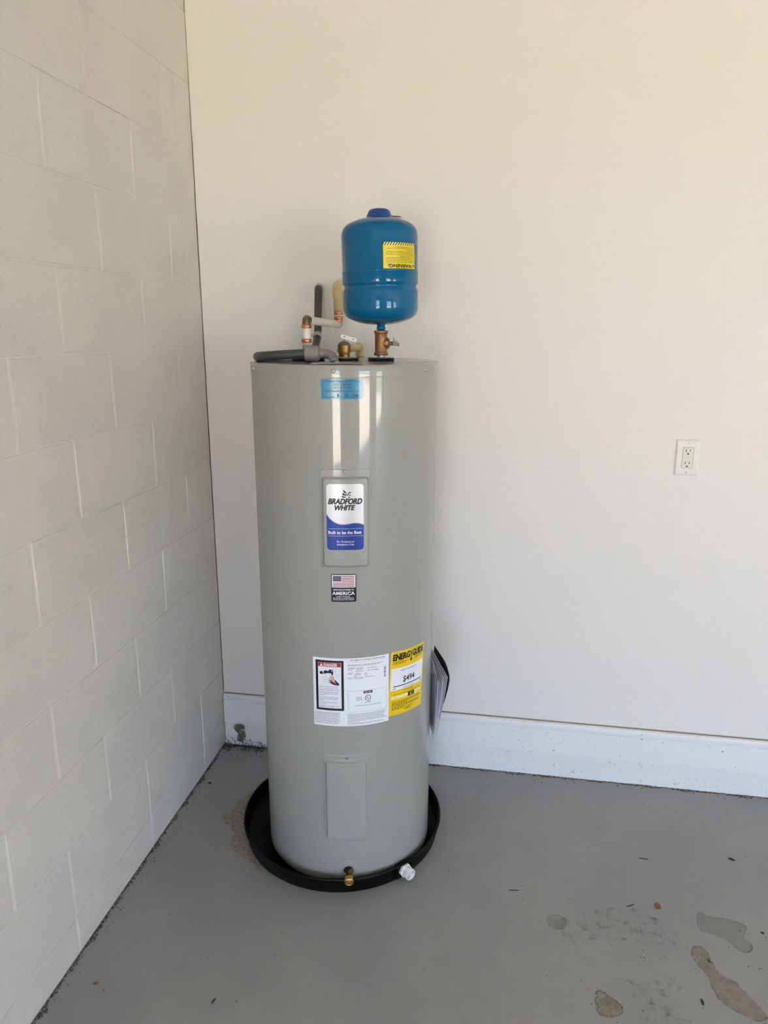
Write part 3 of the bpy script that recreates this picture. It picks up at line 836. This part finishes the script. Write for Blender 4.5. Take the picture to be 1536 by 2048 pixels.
# --- collars and junction cover on the lid
def collar(x, y, r, nm='pipe_collar'):
    c = MB().lathe([(r * 0.97, Z_TOP), (r, Z_TOP + 0.001), (r, Z_TOP + 0.0075), (r * 0.98, Z_TOP + 0.0082), (0.010, Z_TOP + 0.0082)], Matrix.Translation((x, y, 0)), 40).build(nm, M_FOAM, heater)
    MB().lathe([(r * 0.95, Z_TOP + 0.0080), (r * 0.95, Z_TOP + 0.0088), (r * 0.85, Z_TOP + 0.0096), (0.012, Z_TOP + 0.0108), (0.0, Z_TOP + 0.0108)], Matrix.Translation((x, y, 0)), 40).build('collar_cover', M_JACKET, c)
collar(0.1012, -0.005, 0.036)
collar(0.0, 0.0, 0.038)
collar(-0.098, -0.03, 0.044)
jc = MB()
jc.box((-0.020, -0.185, Z_TOP + 0.0022), (0.128, 0.075, 0.0030), None, 0, 0.001)
jco = jc.build('junction_cover', M_PANEL, heater)
MB().lathe([(0.0065, 0), (0.0065, 0.0015), (0.005, 0.003), (0.002, 0.0042), (0, 0.0042)], Matrix.Translation((-0.019, -0.19, Z_TOP + 0.0037)), 16).build('screw', M_ZINC, jco)

# ------------------------------------------------------------------ drain pan
pan = empty('drain_pan', (0.565, -0.385, 0))
tag(pan, 'shallow round black plastic drip pan under the water heater', 'drain pan')
MB().lathe([(0, 0.0), (0.309, 0.0), (0.3115, 0.002), (0.3170, 0.046), (0.3215, 0.0475), (0.3225, 0.0505), (0.3205, 0.0535), (0.3165, 0.0535), (0.3140, 0.050), (0.3085, 0.0065), (0.306, 0.0045), (0, 0.0045)], None, 160).build('pan_body', M_BLACKP, pan, sharp=50)
fd = Vector((0.235, -0.213, 0)).normalized()
fb = fd * 0.3145 + Vector((0, 0, 0.030))
MB().box((0, 0, 0), (0.060, 0.012, 0.045), axis_to(fb + fd * -0.0005, fd) @ Matrix.Rotation(PI / 2, 4, 'X').to_4x4(), 0, 0.002).build('fitting_boss', M_BLACKP, pan)
fm = MB()
AXF = axis_to(fb + fd * 0.004, fd)
hexv = [(0.0215 * math.cos(PI / 3 * k), 0.0215 * math.sin(PI / 3 * k)) for k in range(6)]
fm.add([(x, y, z) for z in (0.001, 0.0095) for x, y in hexv] + [(x * 0.86, y * 0.86, 0.0112) for x, y in hexv],
       [(k, (k + 1) % 6, 6 + (k + 1) % 6, 6 + k) for k in range(6)] + [(6 + k, 6 + (k + 1) % 6, 12 + (k + 1) % 6, 12 + k) for k in range(6)] + [tuple(range(12, 18))], AXF, False)
fm.lathe([(0.0168, 0.009), (0.0168, 0.030), (0.0160, 0.0312), (0.0140, 0.0312), (0.0134, 0.030), (0.0130, 0.012), (0, 0.012)], AXF, 40)
fo = fm.build('drain_fitting', M_PVC, pan, sharp=40)
fo['label'] = 'white threaded pipe adapter'

# ------------------------------------------------------------------ expansion tank, tee and nipple
EX, EY = 0.1012, 0.0
et, eb = thing('expansion_tank', (EX, EY, 1.586), 'blue steel expansion tank with an upside-down yellow warning label', 'tank')
et.rotation_euler = (0, rad(-1.05), ROT)
r0 = 0.1022
prof = [(0.0, 0.0165), (0.020, 0.0170), (0.040, 0.0193), (0.060, 0.0238), (0.078, 0.0300), (0.0885, 0.0355), (0.0955, 0.0420), (0.0995, 0.0490), (r0 - 0.0005, 0.0560), (r0, 0.0640),
        (r0, 0.1030), (r0 - 0.0010, 0.1075), (r0 - 0.0042, 0.1125), (r0 - 0.0048, 0.1150), (r0 - 0.0040, 0.1180), (r0 - 0.0008, 0.1220), (r0, 0.1260),
        (r0, 0.1500), (r0 + 0.0010, 0.1510), (r0 + 0.0010, 0.1540), (r0, 0.1550), (r0, 0.2430), (r0 - 0.0008, 0.2530), (0.0985, 0.2615), (0.0935, 0.2685), (0.0860, 0.2745), (0.0760, 0.2795), (0.062, 0.2850), (0.046, 0.2895), (0.026, 0.2925), (0.0, 0.2935)]
MB().lathe(prof, None, 128).build('tank_shell', M_BLUE, et)
MB().lathe([(0.036, 0.2915), (0.0335, 0.2955), (0.0285, 0.3065), (0.0255, 0.3105), (0.020, 0.3125), (0.0, 0.3130)], None, 48).build('valve_cap', M_BLUECAP, et)
MB().lathe([(0.0102, 0.0), (0.0102, 0.004), (0.0118, 0.0045), (0.0126, 0.008), (0.0118, 0.0115), (0.0108, 0.0125), (0.0112, 0.020)], None, 28).build('neck', M_BLUE, et)
# thin dark tag lying under the cap
MB().add([(0.030, -0.01, 0.2942), (0.052, -0.012, 0.2925), (0.060, -0.006, 0.2905), (0.050, 0.004, 0.2925), (0.030, 0.004, 0.2945)] + [(0.030, -0.01, 0.2952), (0.052, -0.012, 0.2935), (0.060, -0.006, 0.2915), (0.050, 0.004, 0.2935), (0.030, 0.004, 0.2955)], [(4, 3, 2, 1, 0), (5, 6, 7, 8, 9)] + [(k, (k + 1) % 5, 5 + (k + 1) % 5, 5 + k) for k in range(5)], None, False).build('paper_tag', M_COVER, et)
random.seed(9)
f = Film(r0, 30.5, 0.1878, 0.1085, 0.0675, flip=True, base=0.0003)
s = f.sheet('warning_label', M_INK, et, 0.003)
s['label'] = 'yellow and black warning label stuck upside down'
W, Hh = f.W, f.H
X = lambda a: a * W
Y = lambda b: (1 - b) * Hh
f.rect('y', X(0.03), Y(0.85), X(0.97), Y(0.035), 1)
f.rect('y', X(0.03), Y(0.87), X(0.97), Y(0.85), 1)
for k in range(14):
    a = 0.03 + k * 0.067
    f.poly('y2', [(X(max(0.03, a)), Y(0.975)), (X(a + 0.036), Y(0.975)), (X(min(0.97, a + 0.036 + 0.05)), Y(0.87)), (X(min(0.97, a + 0.05)), Y(0.87))], [(0, 1, 2, 3)], 1)
f.poly('k', [(X(0.06), Y(0.19)), (X(0.135), Y(0.19)), (X(0.0975), Y(0.065))], [(0, 1, 2)], 2)
f.text('k', 'WARNING:', X(0.15), Y(0.19), 0.0085, X(0.86) - X(0.15), 'L', 0.045, 0, 2, 1.0, 3)
for k in range(11):
    f.greek('g', X(0.07), X(0.93), Y(0.27 + k * 0.054), 0.0013, (0.97, 0.95, 0.98, 0.94, 0.58, 0.96, 0.98, 0.95, 0.35, 0.97, 0.80)[k], 2, 0.002, 0.008)
f.prints(s, {'y': ('yellow_field', M_YELD), 'y2': ('hazard_stripes', mat('pale_yellow_ink', (232, 222, 140), 0.35)), 'k': ('lettering', M_INK), 'g': ('fine_print', mat('olive_ink', (92, 86, 16), 0.45))})

tee, tb = thing('pipe_tee', (EX, EY, Z_TOP + 0.0108), 'bronze pipe tee between the blue tank and the heater lid', 'pipe fitting')
tm = MB().lathe([(0.0100, 1.5215), (0.0185, 1.5215), (0.0195, 1.5225), (0.0195, 1.5285), (0.0180, 1.5300), (0.0170, 1.5320), (0.0170, 1.5780), (0.0180, 1.5800), (0.0192, 1.5815), (0.0192, 1.5875), (0.0182, 1.5885), (0.0100, 1.5885)], Matrix.Translation((EX, EY, 0)), 40)
tm.lathe([(0.0165, -0.004), (0.0165, 0.012), (0.0155, 0.018), (0.0125, 0.0225), (0.008, 0.0245), (0, 0.0245)], axis_to((EX, EY, 1.5540), (1, -0.12, 0)), 32)
tm.build('tee_body', M_BRONZE, tee, (EX, EY, tb[2]))
MB().lathe([(0.0104, Z_TOP + 0.0105)] + [(0.0104 if k % 2 else 0.0111, Z_TOP + 0.0108 + k * 0.0007) for k in range(6)] + [(0.0104, 1.5218)], Matrix.Translation((EX, EY, 0)), 32).build('nipple', M_ZINC, tee, (EX, EY, tb[2]))
bs = MB().lathe([(0.0052, 0.022), (0.0052, 0.032), (0, 0.032)], axis_to((EX, EY, 1.5535), (1, -0.12, 0)), 20).build('bleeder_stem', M_OLDBRASS, tee, (EX, EY, tb[2]))
kb = MB().box((EX + 0.0385, EY - 0.0046, 1.5540), (0.0125, 0.012, 0.013), None, 0, 0.0015)
kb.box((EX + 0.0345, EY - 0.004, 1.5640), (0.0022, 0.007, 0.010), None, 0, 0.0005)
kb.lathe([(0.0045, 0), (0.0045, 0.006), (0, 0.006)], axis_to((EX + 0.044, EY - 0.005, 1.5515), (1, -0.12, -0.1)), 16)
kb.build('bleeder_cap', M_CONN, tee, (EX, EY, tb[2]))

# ------------------------------------------------------------------ relief valve with lever and tan discharge pipe
rv, rb = thing('relief_valve', (0.0, 0.0, Z_TOP + 0.0108), 'brass relief valve with a silver test lever on the heater lid', 'valve')
o3 = (0, 0, rb[2])
rm = MB().lathe([(0.0130, Z_TOP + 0.0100), (0.0158, Z_TOP + 0.0106), (0.0158, 1.5240), (0.0148, 1.5250), (0.0150, 1.5265), (0.0172, 1.5275), (0.0172, 1.5300), (0.0180, 1.5310), (0.0180, 1.5420), (0.0184, 1.5450), (0.0184, 1.5480), (0.0172, 1.5495), (0, 1.5495)], None, 40)
rm.box((-0.0178, -0.006, 1.5335), (0.005, 0.010, 0.008), None, 0, 0.001)
rm.lathe([(0.0125, 0.012), (0.0125, 0.021), (0.0115, 0.022), (0, 0.022)], axis_to((0, 0, 1.5395), (0.105, 0.99, 0)), 28)
rm.build('valve_body', M_BRASS, rv, o3, sharp=35)
MB().lathe([(0.0168, 1.5494), (0.0160, 1.5520), (0.0125, 1.5560), (0.0070, 1.5590), (0.0, 1.5600)], None, 32).build('bonnet', mat('dull_grey_metal', (120, 116, 106), 0.4, 0.6), rv, o3)
lv = MB()
LM = Matrix.Translation((0.0125, -0.004, 1.5672)) @ Matrix.Rotation(rad(17), 4, 'Y') @ Matrix.Rotation(rad(-38), 4, 'X')
bm = bmesh.new()
vsx = []
Lh, Hh2, rc, th_ = 0.0225, 0.0062, 0.003, 0.0014
out = []
for cx, cz, a0 in ((Lh - rc, Hh2 - rc, 0), (-Lh + rc, Hh2 - rc, 90), (-Lh + rc, -Hh2 + rc, 180), (Lh - rc, -Hh2 + rc, 270)):
    for k in range(5):
        a = rad(a0 + 22.5 * k); out.append((cx + rc * math.cos(a), cz + rc * math.sin(a)))
n = len(out)
lv.add([(x, -th_ / 2, z) for x, z in out] + [(x, th_ / 2, z) for x, z in out], [tuple(range(n)), tuple(range(2 * n - 1, n - 1, -1))] + [(i, n + i, n + (i + 1) % n, (i + 1) % n) for i in range(n)], LM, False)
bm.free()
lvo = lv.build('test_lever', M_LEVER, rv, o3)
for x in (-0.0125, 0.0125):
    MB().lathe([(0.0017, 0.0), (0.0017, 0.0003), (0, 0.0003)], LM @ axis_to((x, -th_ / 2, 0), (0, -1, 0)), 12).build('hole', M_DARK, lvo, o3)
MB().tube([(0.0, 0.0, 1.558), (0.001, -0.001, 1.566)], 0.002, 12).build('lever_stem', M_ZINC, rv, o3)

dp, db = thing('discharge_pipe', (0.050, 0.300, 0.14), 'tan plastic discharge pipe running back from the relief valve and down behind the heater', 'pipe')
ds = (0.0024, 0.0225, 1.5395); de = (0.0460, 0.285, 1.5350)
MB().tube([ds, de], 0.0112, 24).build('horizontal_run', M_CPVC, dp, db)
el = smooth_path([(0.0435, 0.268, 1.5352), (0.0475, 0.290, 1.5345), (0.0498, 0.300, 1.527), (0.050, 0.301, 1.508)], 8)
MB().tube(el, 0.0145, 24).build('elbow', M_CPVC, dp, db)
MB().tube([(0.050, 0.301, 1.515), (0.050, 0.301, 0.14)], 0.0112, 24).build('drop_pipe', M_CPVC, dp, db)

# ------------------------------------------------------------------ hot water outlet pipe to the wall
hp, hb = thing('hot_water_pipe', (-0.102, 0.0, Z_TOP + 0.0108), 'white and tan hot water pipe with copper rings running to the wall', 'pipe')
HX = -0.1022
MB().lathe([(0.0105, Z_TOP + 0.010), (0.0105, 1.530), (0.0128, 1.531), (0.0128, 1.5450), (0.0118, 1.5465), (0.0113, 1.548)], Matrix.Translation((HX, 0, 0)), 32).build('copper_adapter', M_COPPER, hp, hb)
MB().tube([(HX, 0, 1.5450), (HX, 0, 1.6035)], 0.0111, 28).build('riser', M_PEX, hp, hb)
def crimp(c, d, parent=hp):
    MB().lathe([(0.0112, -0.0048), (0.0136, -0.0048), (0.0142, -0.0040), (0.0142, 0.0040), (0.0136, 0.0048), (0.0112, 0.0048)], axis_to(c, d), 32).build('crimp_ring', M_COPPER, parent, hb)
crimp((HX, 0, 1.5605), (0, 0, 1)); crimp((HX, 0, 1.5985), (0, 0, 1))
PA = Vector((HX, 0.0, 1.6160)); PB = Vector((-0.0185, 0.395, 1.6055)); pd = (PB - PA).normalized()
MB().tube(smooth_path([(HX, 0, 1.6000), (HX, 0.0005, 1.6090), PA + pd * 0.004 + Vector((0, 0, 0.0006)), PA + pd * 0.016, PA + pd * 0.024], 6), 0.0115, 24).build('brass_elbow', M_OLDBRASS, hp, hb)
MB().lathe([(0.0113, 0.0), (0.0138, 0.0), (0.0138, 0.008), (0.0113, 0.008)], axis_to(PA + pd * 0.020, pd), 32).build('end_ring', M_PEX, hp, hb)
MB().tube([PA + pd * 0.018, PB], 0.0113, 28).build('horizontal_run', M_PEX, hp, hb)
UX, UY = -0.0185, 0.402
MB().tube(smooth_path([PB - pd * 0.012, PB - pd * 0.001, (UX, UY - 0.001, 1.610), (UX, UY, 1.622)], 6), 0.0119, 24).build('copper_elbow', M_COPPER, hp, hb)
MB().tube([(UX, UY, 1.618), (UX, UY, 1.652)], 0.0111, 24).build('upper_riser', M_PEX, hp, hb)
crimp((UX, UY, 1.6265), (0, 0, 1)); crimp((UX, UY, 1.6415), (0, 0, 1))
MB().lathe([(0.0112, 1.6475), (0.0150, 1.6478), (0.0152, 1.6860), (0.0146, 1.6880), (0.0146, 1.6895), (0.0162, 1.6905), (0.0165, 1.6920), (0.0170, 1.7050)], Matrix.Translation((UX, UY, 0)), 32).build('plastic_coupling', M_CPVC, hp, hb)
wallY = lambda x: (0.431 - 0.2202 * x) / 0.97547
WD = Vector((0.2202, 0.97547, 0))
MB().tube(smooth_path([(UX, UY, 1.700), (UX, UY, 1.7150), Vector((UX, UY, 1.7250)) + WD * 0.010, Vector((UX, UY, 1.7255)) + WD * 0.040], 8), 0.0175, 28).build('plastic_elbow', M_CPVC, hp, hb)
ec = Vector((UX, UY, 1.7255)) + WD * 0.0375
eq = (ec.y - wallY(ec.x))
ec = ec - WD * (eq)
MB().lathe([(0.030, -0.0005), (0.0295, 0.003), (0.024, 0.0065), (0.0178, 0.0075), (0.0, 0.0075)], axis_to(ec, -WD), 36).build('wall_escutcheon', M_PLATE, hp, hb)

# ------------------------------------------------------------------ flexible conduit
fc, fb_ = thing('flexible_conduit', (-0.19, 0.03, Z_TOP), 'dark grey flexible electrical conduit looping from the wall onto the heater lid', 'conduit')
wall_pt = Vector((-0.0820, wallY(-0.082) + 0.01, 1.7225))
path = smooth_path([(-0.098, -0.118, 1.5300), (-0.130, -0.116, 1.5285), (-0.175, -0.108, 1.5255), (-0.212, -0.092, 1.5215), (-0.230, -0.060, 1.5197), (-0.231, -0.015, 1.5197), (-0.210, 0.030, 1.5197), (-0.170, 0.070, 1.5197), (-0.125, 0.120, 1.5205), (-0.103, 0.190, 1.5240), (-0.094, 0.260, 1.5310), (-0.089, 0.320, 1.5470), (-0.0855, 0.365, 1.5750), (-0.0845, 0.388, 1.6100), (-0.0840, 0.402, 1.6550), (-0.0830, 0.415, 1.6900), (-0.0825, 0.428, 1.7100), wall_pt], 10)
rr_ = []
for i, q in enumerate(path):
    rib = 0.0003 * math.sin(i * 2.2)
    rr_.append(0.0121 + (rib if i > 125 else 0))
MB().tube(path, rr_, 20).build('hose', M_COND, fc, fb_)
cn = MB()
NX = axis_to((-0.1030, -0.118, 1.5302), (1, 0.0, 0.0))
cn.lathe([(0.0122, 0.0), (0.0190, 0.0005), (0.0205, 0.0030), (0.0208, 0.0240), (0.0200, 0.0255), (0.0196, 0.0262), (0.0208, 0.0270), (0.0208, 0.0310), (0.0185, 0.0360), (0.0140, 0.0395), (0.0125, 0.0410)], NX, 40)
cno = cn.build('connector_nut', M_CONN, fc, fb_, sharp=40)
MB().tube(smooth_path([(-0.066, -0.118, 1.5302), (-0.052, -0.120, 1.5300), (-0.038, -0.126, 1.5270), (-0.029, -0.136, 1.5200), (-0.026, -0.146, 1.5105)], 8), 0.0118, 24).build('connector_elbow', M_CONN, fc, fb_)
# strap clamp on the drop from the wall
ci = min(range(len(path)), key=lambda i: abs(path[i].z - 1.569) + (10 if path[i].y < 0.3 else 0))
cdir = (path[ci + 1] - path[ci - 1]).normalized()
cl = MB().lathe([(0.0122, -0.008), (0.0140, -0.008), (0.0140, -0.002), (0.0132, -0.0015), (0.0132, 0.0015), (0.0140, 0.002), (0.0140, 0.008), (0.0122, 0.008)], axis_to(path[ci], cdir), 28)
cl.box((path[ci].x - 0.017, path[ci].y - 0.004, path[ci].z + 0.002), (0.009, 0.010, 0.009), None, 0, 0.001)
clo = cl.build('strap_clamp', M_ZINC, fc, fb_)
MB().lathe([(0.0036, 0), (0.0036, 0.004), (0, 0.0045)], axis_to((path[ci].x - 0.017, path[ci].y - 0.009, path[ci].z + 0.003), (0, -1, 0.2)), 14).build('screw', M_ZINC, clo, fb_)
# rough caulk where the hose leaves the wall
cp = Vector((-0.0822, wallY(-0.0822) - 0.001, 1.7215))
random.seed(21)
ck = MB(); N = 28; vs = []
for rr2, h in ((0.0172, 0.0), (0.0150, 0.0022), (0.0118, 0.0028)):
    for k in range(N):
        a = 2 * PI * k / N
        q = rr2 * random.uniform(0.96, 1.06)
        vs.append((q * math.cos(a), q * math.sin(a), h * random.uniform(0.6, 1.3)))
ck.add(vs, [(r_ * N + k, r_ * N + (k + 1) % N, (r_ + 1) * N + (k + 1) % N, (r_ + 1) * N + k) for r_ in range(2) for k in range(N)], axis_to(cp, -WD))
ck.build('caulk_ring', M_CAULK, fc, fb_)

# ------------------------------------------------------------------ paperwork pouch on the heater's right side
mn, mb_ = thing('manual_pouch', (0.26, 0.02, 0.36), 'bundle of grey papers and a black folder stuck on the right side of the heater', 'papers')
def page(name, near_top, near_bot, far_top, far_bot, material, t=0.0008, bow=0.004, nu=10, nv=12, round_=0.0, m2=None):
    A, B, C_, D_ = (Vector(q) for q in (near_top, near_bot, far_top, far_bot))
    mb = MB(); vs = []
    nrm = (C_ - A).cross(B - A).normalized()
    if nrm.x < 0: nrm = -nrm
    for sgn in (0, 1):
        for i in range(nu + 1):
            for j in range(nv + 1):
                a, b = i / nu, j / nv
                # cut the near-top corner round
                aa, bb2 = a, b
                if round_ > 0:
                    da = round_ * max(0.0, 1 - b / 0.30) ** 2.2
                    aa = da + (1 - da) * a
                q = (A * (1 - aa) + C_ * aa) * (1 - bb2) + (B * (1 - aa) + D_ * aa) * bb2
                q = q + nrm * (bow * math.sin(PI * b) * (0.4 + 0.6 * (1 - a)) + t * sgn)
                vs.append(tuple(q))
    n1 = (nu + 1) * (nv + 1)
    fs = []; mi = []
    for i in range(nu):
        for j in range(nv):
            q = (i * (nv + 1) + j, (i + 1) * (nv + 1) + j, (i + 1) * (nv + 1) + j + 1, i * (nv + 1) + j + 1)
            fs.append(q); fs.append(tuple(n1 + k for k in reversed(q)))
    edge = [i * (nv + 1) for i in range(nu + 1)] + [nu * (nv + 1) + j for j in range(1, nv + 1)] + [i * (nv + 1) + nv for i in range(nu - 1, -1, -1)] + [j for j in range(nv - 1, 0, -1)]
    for k in range(len(edge)):
        a, b = edge[k], edge[(k + 1) % len(edge)]
        fs.append((a, b, n1 + b, n1 + a))
    mb.add(vs, fs)
    return mb.build(name, material, mn, mb_, sharp=40)
for k in range(6):
    t = k / 5
    page('sheet', (0.272 + 0.027 * t, -0.062 - 0.003 * (k % 3), 0.560 + 0.016 * t), (0.2605 + 0.006 * t, -0.060, 0.372 - 0.004 * (k % 2)),
         (0.262 + 0.012 * t, 0.098, 0.590 - 0.004 * (k % 2)), (0.2535 + 0.004 * t, 0.098, 0.385), M_PAGE if k % 3 else M_PAPERW, 0.0012, 0.003)
page('folder_cover', (0.311, -0.045, 0.586), (0.288, -0.050, 0.470), (0.281, 0.112, 0.596), (0.268, 0.112, 0.470), M_COVER, 0.0022, 0.004, 16, 16, 0.34)
page('folder_lining', (0.3085, -0.038, 0.578), (0.286, -0.044, 0.474), (0.2795, 0.106, 0.590), (0.2665, 0.106, 0.474), M_COVERIN, 0.0008, 0.004, 16, 16, 0.34)
M_FILM = mat('clear_film', (214, 218, 222), 0.12, alpha=(12, 0.0, 0.2, 0.34))
page('clear_pocket', (0.2585, -0.085, 0.625), (0.2625, -0.070, 0.362), (0.249, 0.10, 0.625), (0.256, 0.10, 0.375), M_FILM, 0.0004, 0.002)

# ------------------------------------------------------------------ wall outlet
OX, OZ, OY = 1.6212, 1.1942, 0.012
ot = empty('power_outlet', (OX, OY, OZ))
tag(ot, 'white duplex safety outlet with faceplate on the back wall', 'outlet')
pm = MB()
a, b = 0.0362, 0.0575
ringsP = [(a, b, 0.0), (a, b, -0.0028), (a - 0.003, b - 0.003, -0.0052), (a - 0.0065, b - 0.0065, -0.0060)]
vs = []
for p2, q2, y in ringsP: vs += [(-p2, y, -q2), (p2, y, -q2), (p2, y, q2), (-p2, y, q2)]
ia, ib = 0.0172, 0.0340
vs += [(-ia, -0.0060, -ib), (ia, -0.0060, -ib), (ia, -0.0060, ib), (-ia, -0.0060, ib)]
vs += [(-ia, -0.001, -ib), (ia, -0.001, -ib), (ia, -0.001, ib), (-ia, -0.001, ib)]
pm.add(vs, [(r_ * 4 + k, r_ * 4 + (k + 1) % 4, (r_ + 1) * 4 + (k + 1) % 4, (r_ + 1) * 4 + k) for r_ in range(5) for k in range(4)], None, False)
pm.build('faceplate', M_PLATE, ot)
rcp = MB().box((0, -0.0038, 0), (0.0332, 0.0050, 0.0668), None, 0, 0.0010).build('receptacle', M_RECEP, ot)
for zc in (0.0188, -0.0212):
    for x, h in ((-0.0062, 0.0082), (0.0062, 0.0068)):
        MB().box((x, -0.00636, zc + 0.0045), (0.0019, 0.0004, h)).build('slot', M_DARK, rcp)
    g = [(0.0027 * math.cos(rad(t)), 0.0027 * math.sin(rad(t))) for t in range(0, 181, 20)] + [(-0.0027, -0.0017), (0.0027, -0.0017)]
    n = len(g)
    MB().add([(x, -0.0066, z + zc - 0.0068) for x, z in g] + [(x, -0.0062, z + zc - 0.0068) for x, z in g], [tuple(range(n)), tuple(range(2 * n - 1, n - 1, -1))] + [(i, (i + 1) % n, n + (i + 1) % n, n + i) for i in range(n)], None, False).build('slot', M_DARK, rcp)
for x, wd in ((-0.0092, 0.0100), (0.0030, 0.0112)):
    MB().box((x, -0.0068, 0.0012), (wd, 0.0014, 0.0072), None, 0, 0.0004).build('button', M_RECEP, rcp)
MB().box((0.0120, -0.0064, 0.0010), (0.0016, 0.0004, 0.0016)).build('indicator', M_DARK, rcp)
for z in (0.0478, -0.0478):
    sm = MB().lathe([(0.0030, 0), (0.0028, 0.0008), (0, 0.0012)], axis_to((0, -0.0060, z), (0, -1, 0)), 14)
    so = sm.build('screw', M_PLATE, ot)
    MB().box((0, -0.0072, z), (0.0008, 0.0004, 0.0046)).build('slot', M_INKG, so)

# ------------------------------------------------------------------ bits lying on the floor
random.seed(17)
def flake(name, x, y, pts, h, material, label, cat, rot=0.0, curl=0.0):
    o = empty(name, (x, y, 0.0002)) if False else None
    n = len(pts)
    c, s_ = math.cos(rot), math.sin(rot)
    P2 = [(a * c - b * s_, a * s_ + b * c) for a, b in pts]
    mb = MB().add([(a, b, curl * (a * a + b * b) * 40) for a, b in P2] + [(a * 0.92, b * 0.92, h + curl * (a * a + b * b) * 40) for a, b in P2],
                  [tuple(range(n - 1, -1, -1)), tuple(range(n, 2 * n))] + [(i, (i + 1) % n, n + (i + 1) % n, n + i) for i in range(n)], None, False)
    ob = mb.build(name, material)
    ob.location = (x, y, 0.0006)
    tag(ob, label, cat)
    return ob
def irregular(a, b, n=9):
    return [(a * math.cos(2 * PI * k / n) * random.uniform(0.75, 1.15), b * math.sin(2 * PI * k / n) * random.uniform(0.75, 1.15)) for k in range(n)]
flake('leaf_fragment', 1.528, -0.585, irregular(0.009, 0.011), 0.0016, M_LEAF, 'small curled brown leaf scrap on the floor above the grimy stain', 'leaf', 0.4, 0.2)
flake('bark_chip', 1.791, -0.351, irregular(0.011, 0.0035), 0.002, M_BARK, 'dark bark chip on the floor near the right edge', 'debris', -0.5)
flake('bark_chip', 1.577, -0.885, irregular(0.0028, 0.0085), 0.003, M_BARK, 'small black chip lying left of the long beige stain', 'debris', 0.15)
flake('twig', 1.523, -0.395, irregular(0.017, 0.0012), 0.0015, M_GRIT, 'thin grey twig on the floor right of the pan, nearest the curb', 'twig', -0.1)
flake('twig', 1.125, -0.595, irregular(0.016, 0.0012), 0.0015, M_GRIT, 'thin grey twig on the floor nearest the white pan fitting', 'twig', 0.15)
flake('twig', 1.451, -0.598, irregular(0.013, 0.0012), 0.0015, M_GRIT, 'thin twig lying on the grimy grey stain', 'twig', 0.5)
flake('bark_chip', 0.045, -0.262, irregular(0.006, 0.004), 0.003, M_BARK, 'black crumb on the floor near the wall corner behind the pan', 'debris', 0.3)
flake('leaf_fragment', 0.090, -1.087, irregular(0.0075, 0.0035), 0.002, M_LEAF, 'reddish brown leaf scrap by the foot of the block wall', 'leaf', 0.5)
flake('bark_chip', 0.400, -1.083, irregular(0.0020, 0.0085), 0.002, M_BARK, 'thin dark chip on the floor in front of the pan', 'debris', -0.35)
flake('bark_chip', 1.624, -0.756, irregular(0.0024, 0.006), 0.002, M_BARK, 'dark chip at the upper end of the long beige stain', 'debris', 0.4)
flake('bark_chip', 1.791, -0.637, irregular(0.005, 0.0025), 0.002, M_BARK, 'small dark chip right of the dried puddle outline', 'debris', -0.5)
gm = MB()
def crumb(x, y, r):
    if math.hypot(x - 0.565, y + 0.385) < 0.335: return
    k = 5
    a0 = random.uniform(0, 6.28)
    b = [(x + r * random.uniform(0.6, 1.3) * math.cos(a0 + 2 * PI * i / k), y + r * random.uniform(0.5, 1.2) * math.sin(a0 + 2 * PI * i / k), 0.0003) for i in range(k)]
    gm.add(b + [(x, y, 0.0003 + r * 0.7)], [(i, (i + 1) % k, k) for i in range(k)], None, False)
for _ in range(150): crumb(random.uniform(0.05, 1.95), random.uniform(-1.25, -0.05), random.choice((0.0008, 0.0011, 0.0015, 0.002)))
for _ in range(150): crumb(0.004 + abs(random.gauss(0, 0.02)), random.uniform(-1.35, -0.03), random.choice((0.0009, 0.0014, 0.002)))
for _ in range(150): crumb(random.uniform(0.02, 2.0), -0.010 - abs(random.gauss(0, 0.016)), random.choice((0.0009, 0.0014, 0.002, 0.003)))
for _ in range(150): crumb(0.02 + abs(random.gauss(0, 0.10)), -0.012 - abs(random.gauss(0, 0.035)), random.choice((0.0012, 0.002, 0.003)))
for _ in range(50): crumb(random.uniform(1.2, 1.8), random.uniform(-1.0, -0.6), random.choice((0.0009, 0.0014, 0.002)))
go = gm.build('grit', M_GRIT)
go['label'] = 'scattered dark grit and crumbs on the grey floor'
go['category'] = 'grit'
go['kind'] = 'stuff'
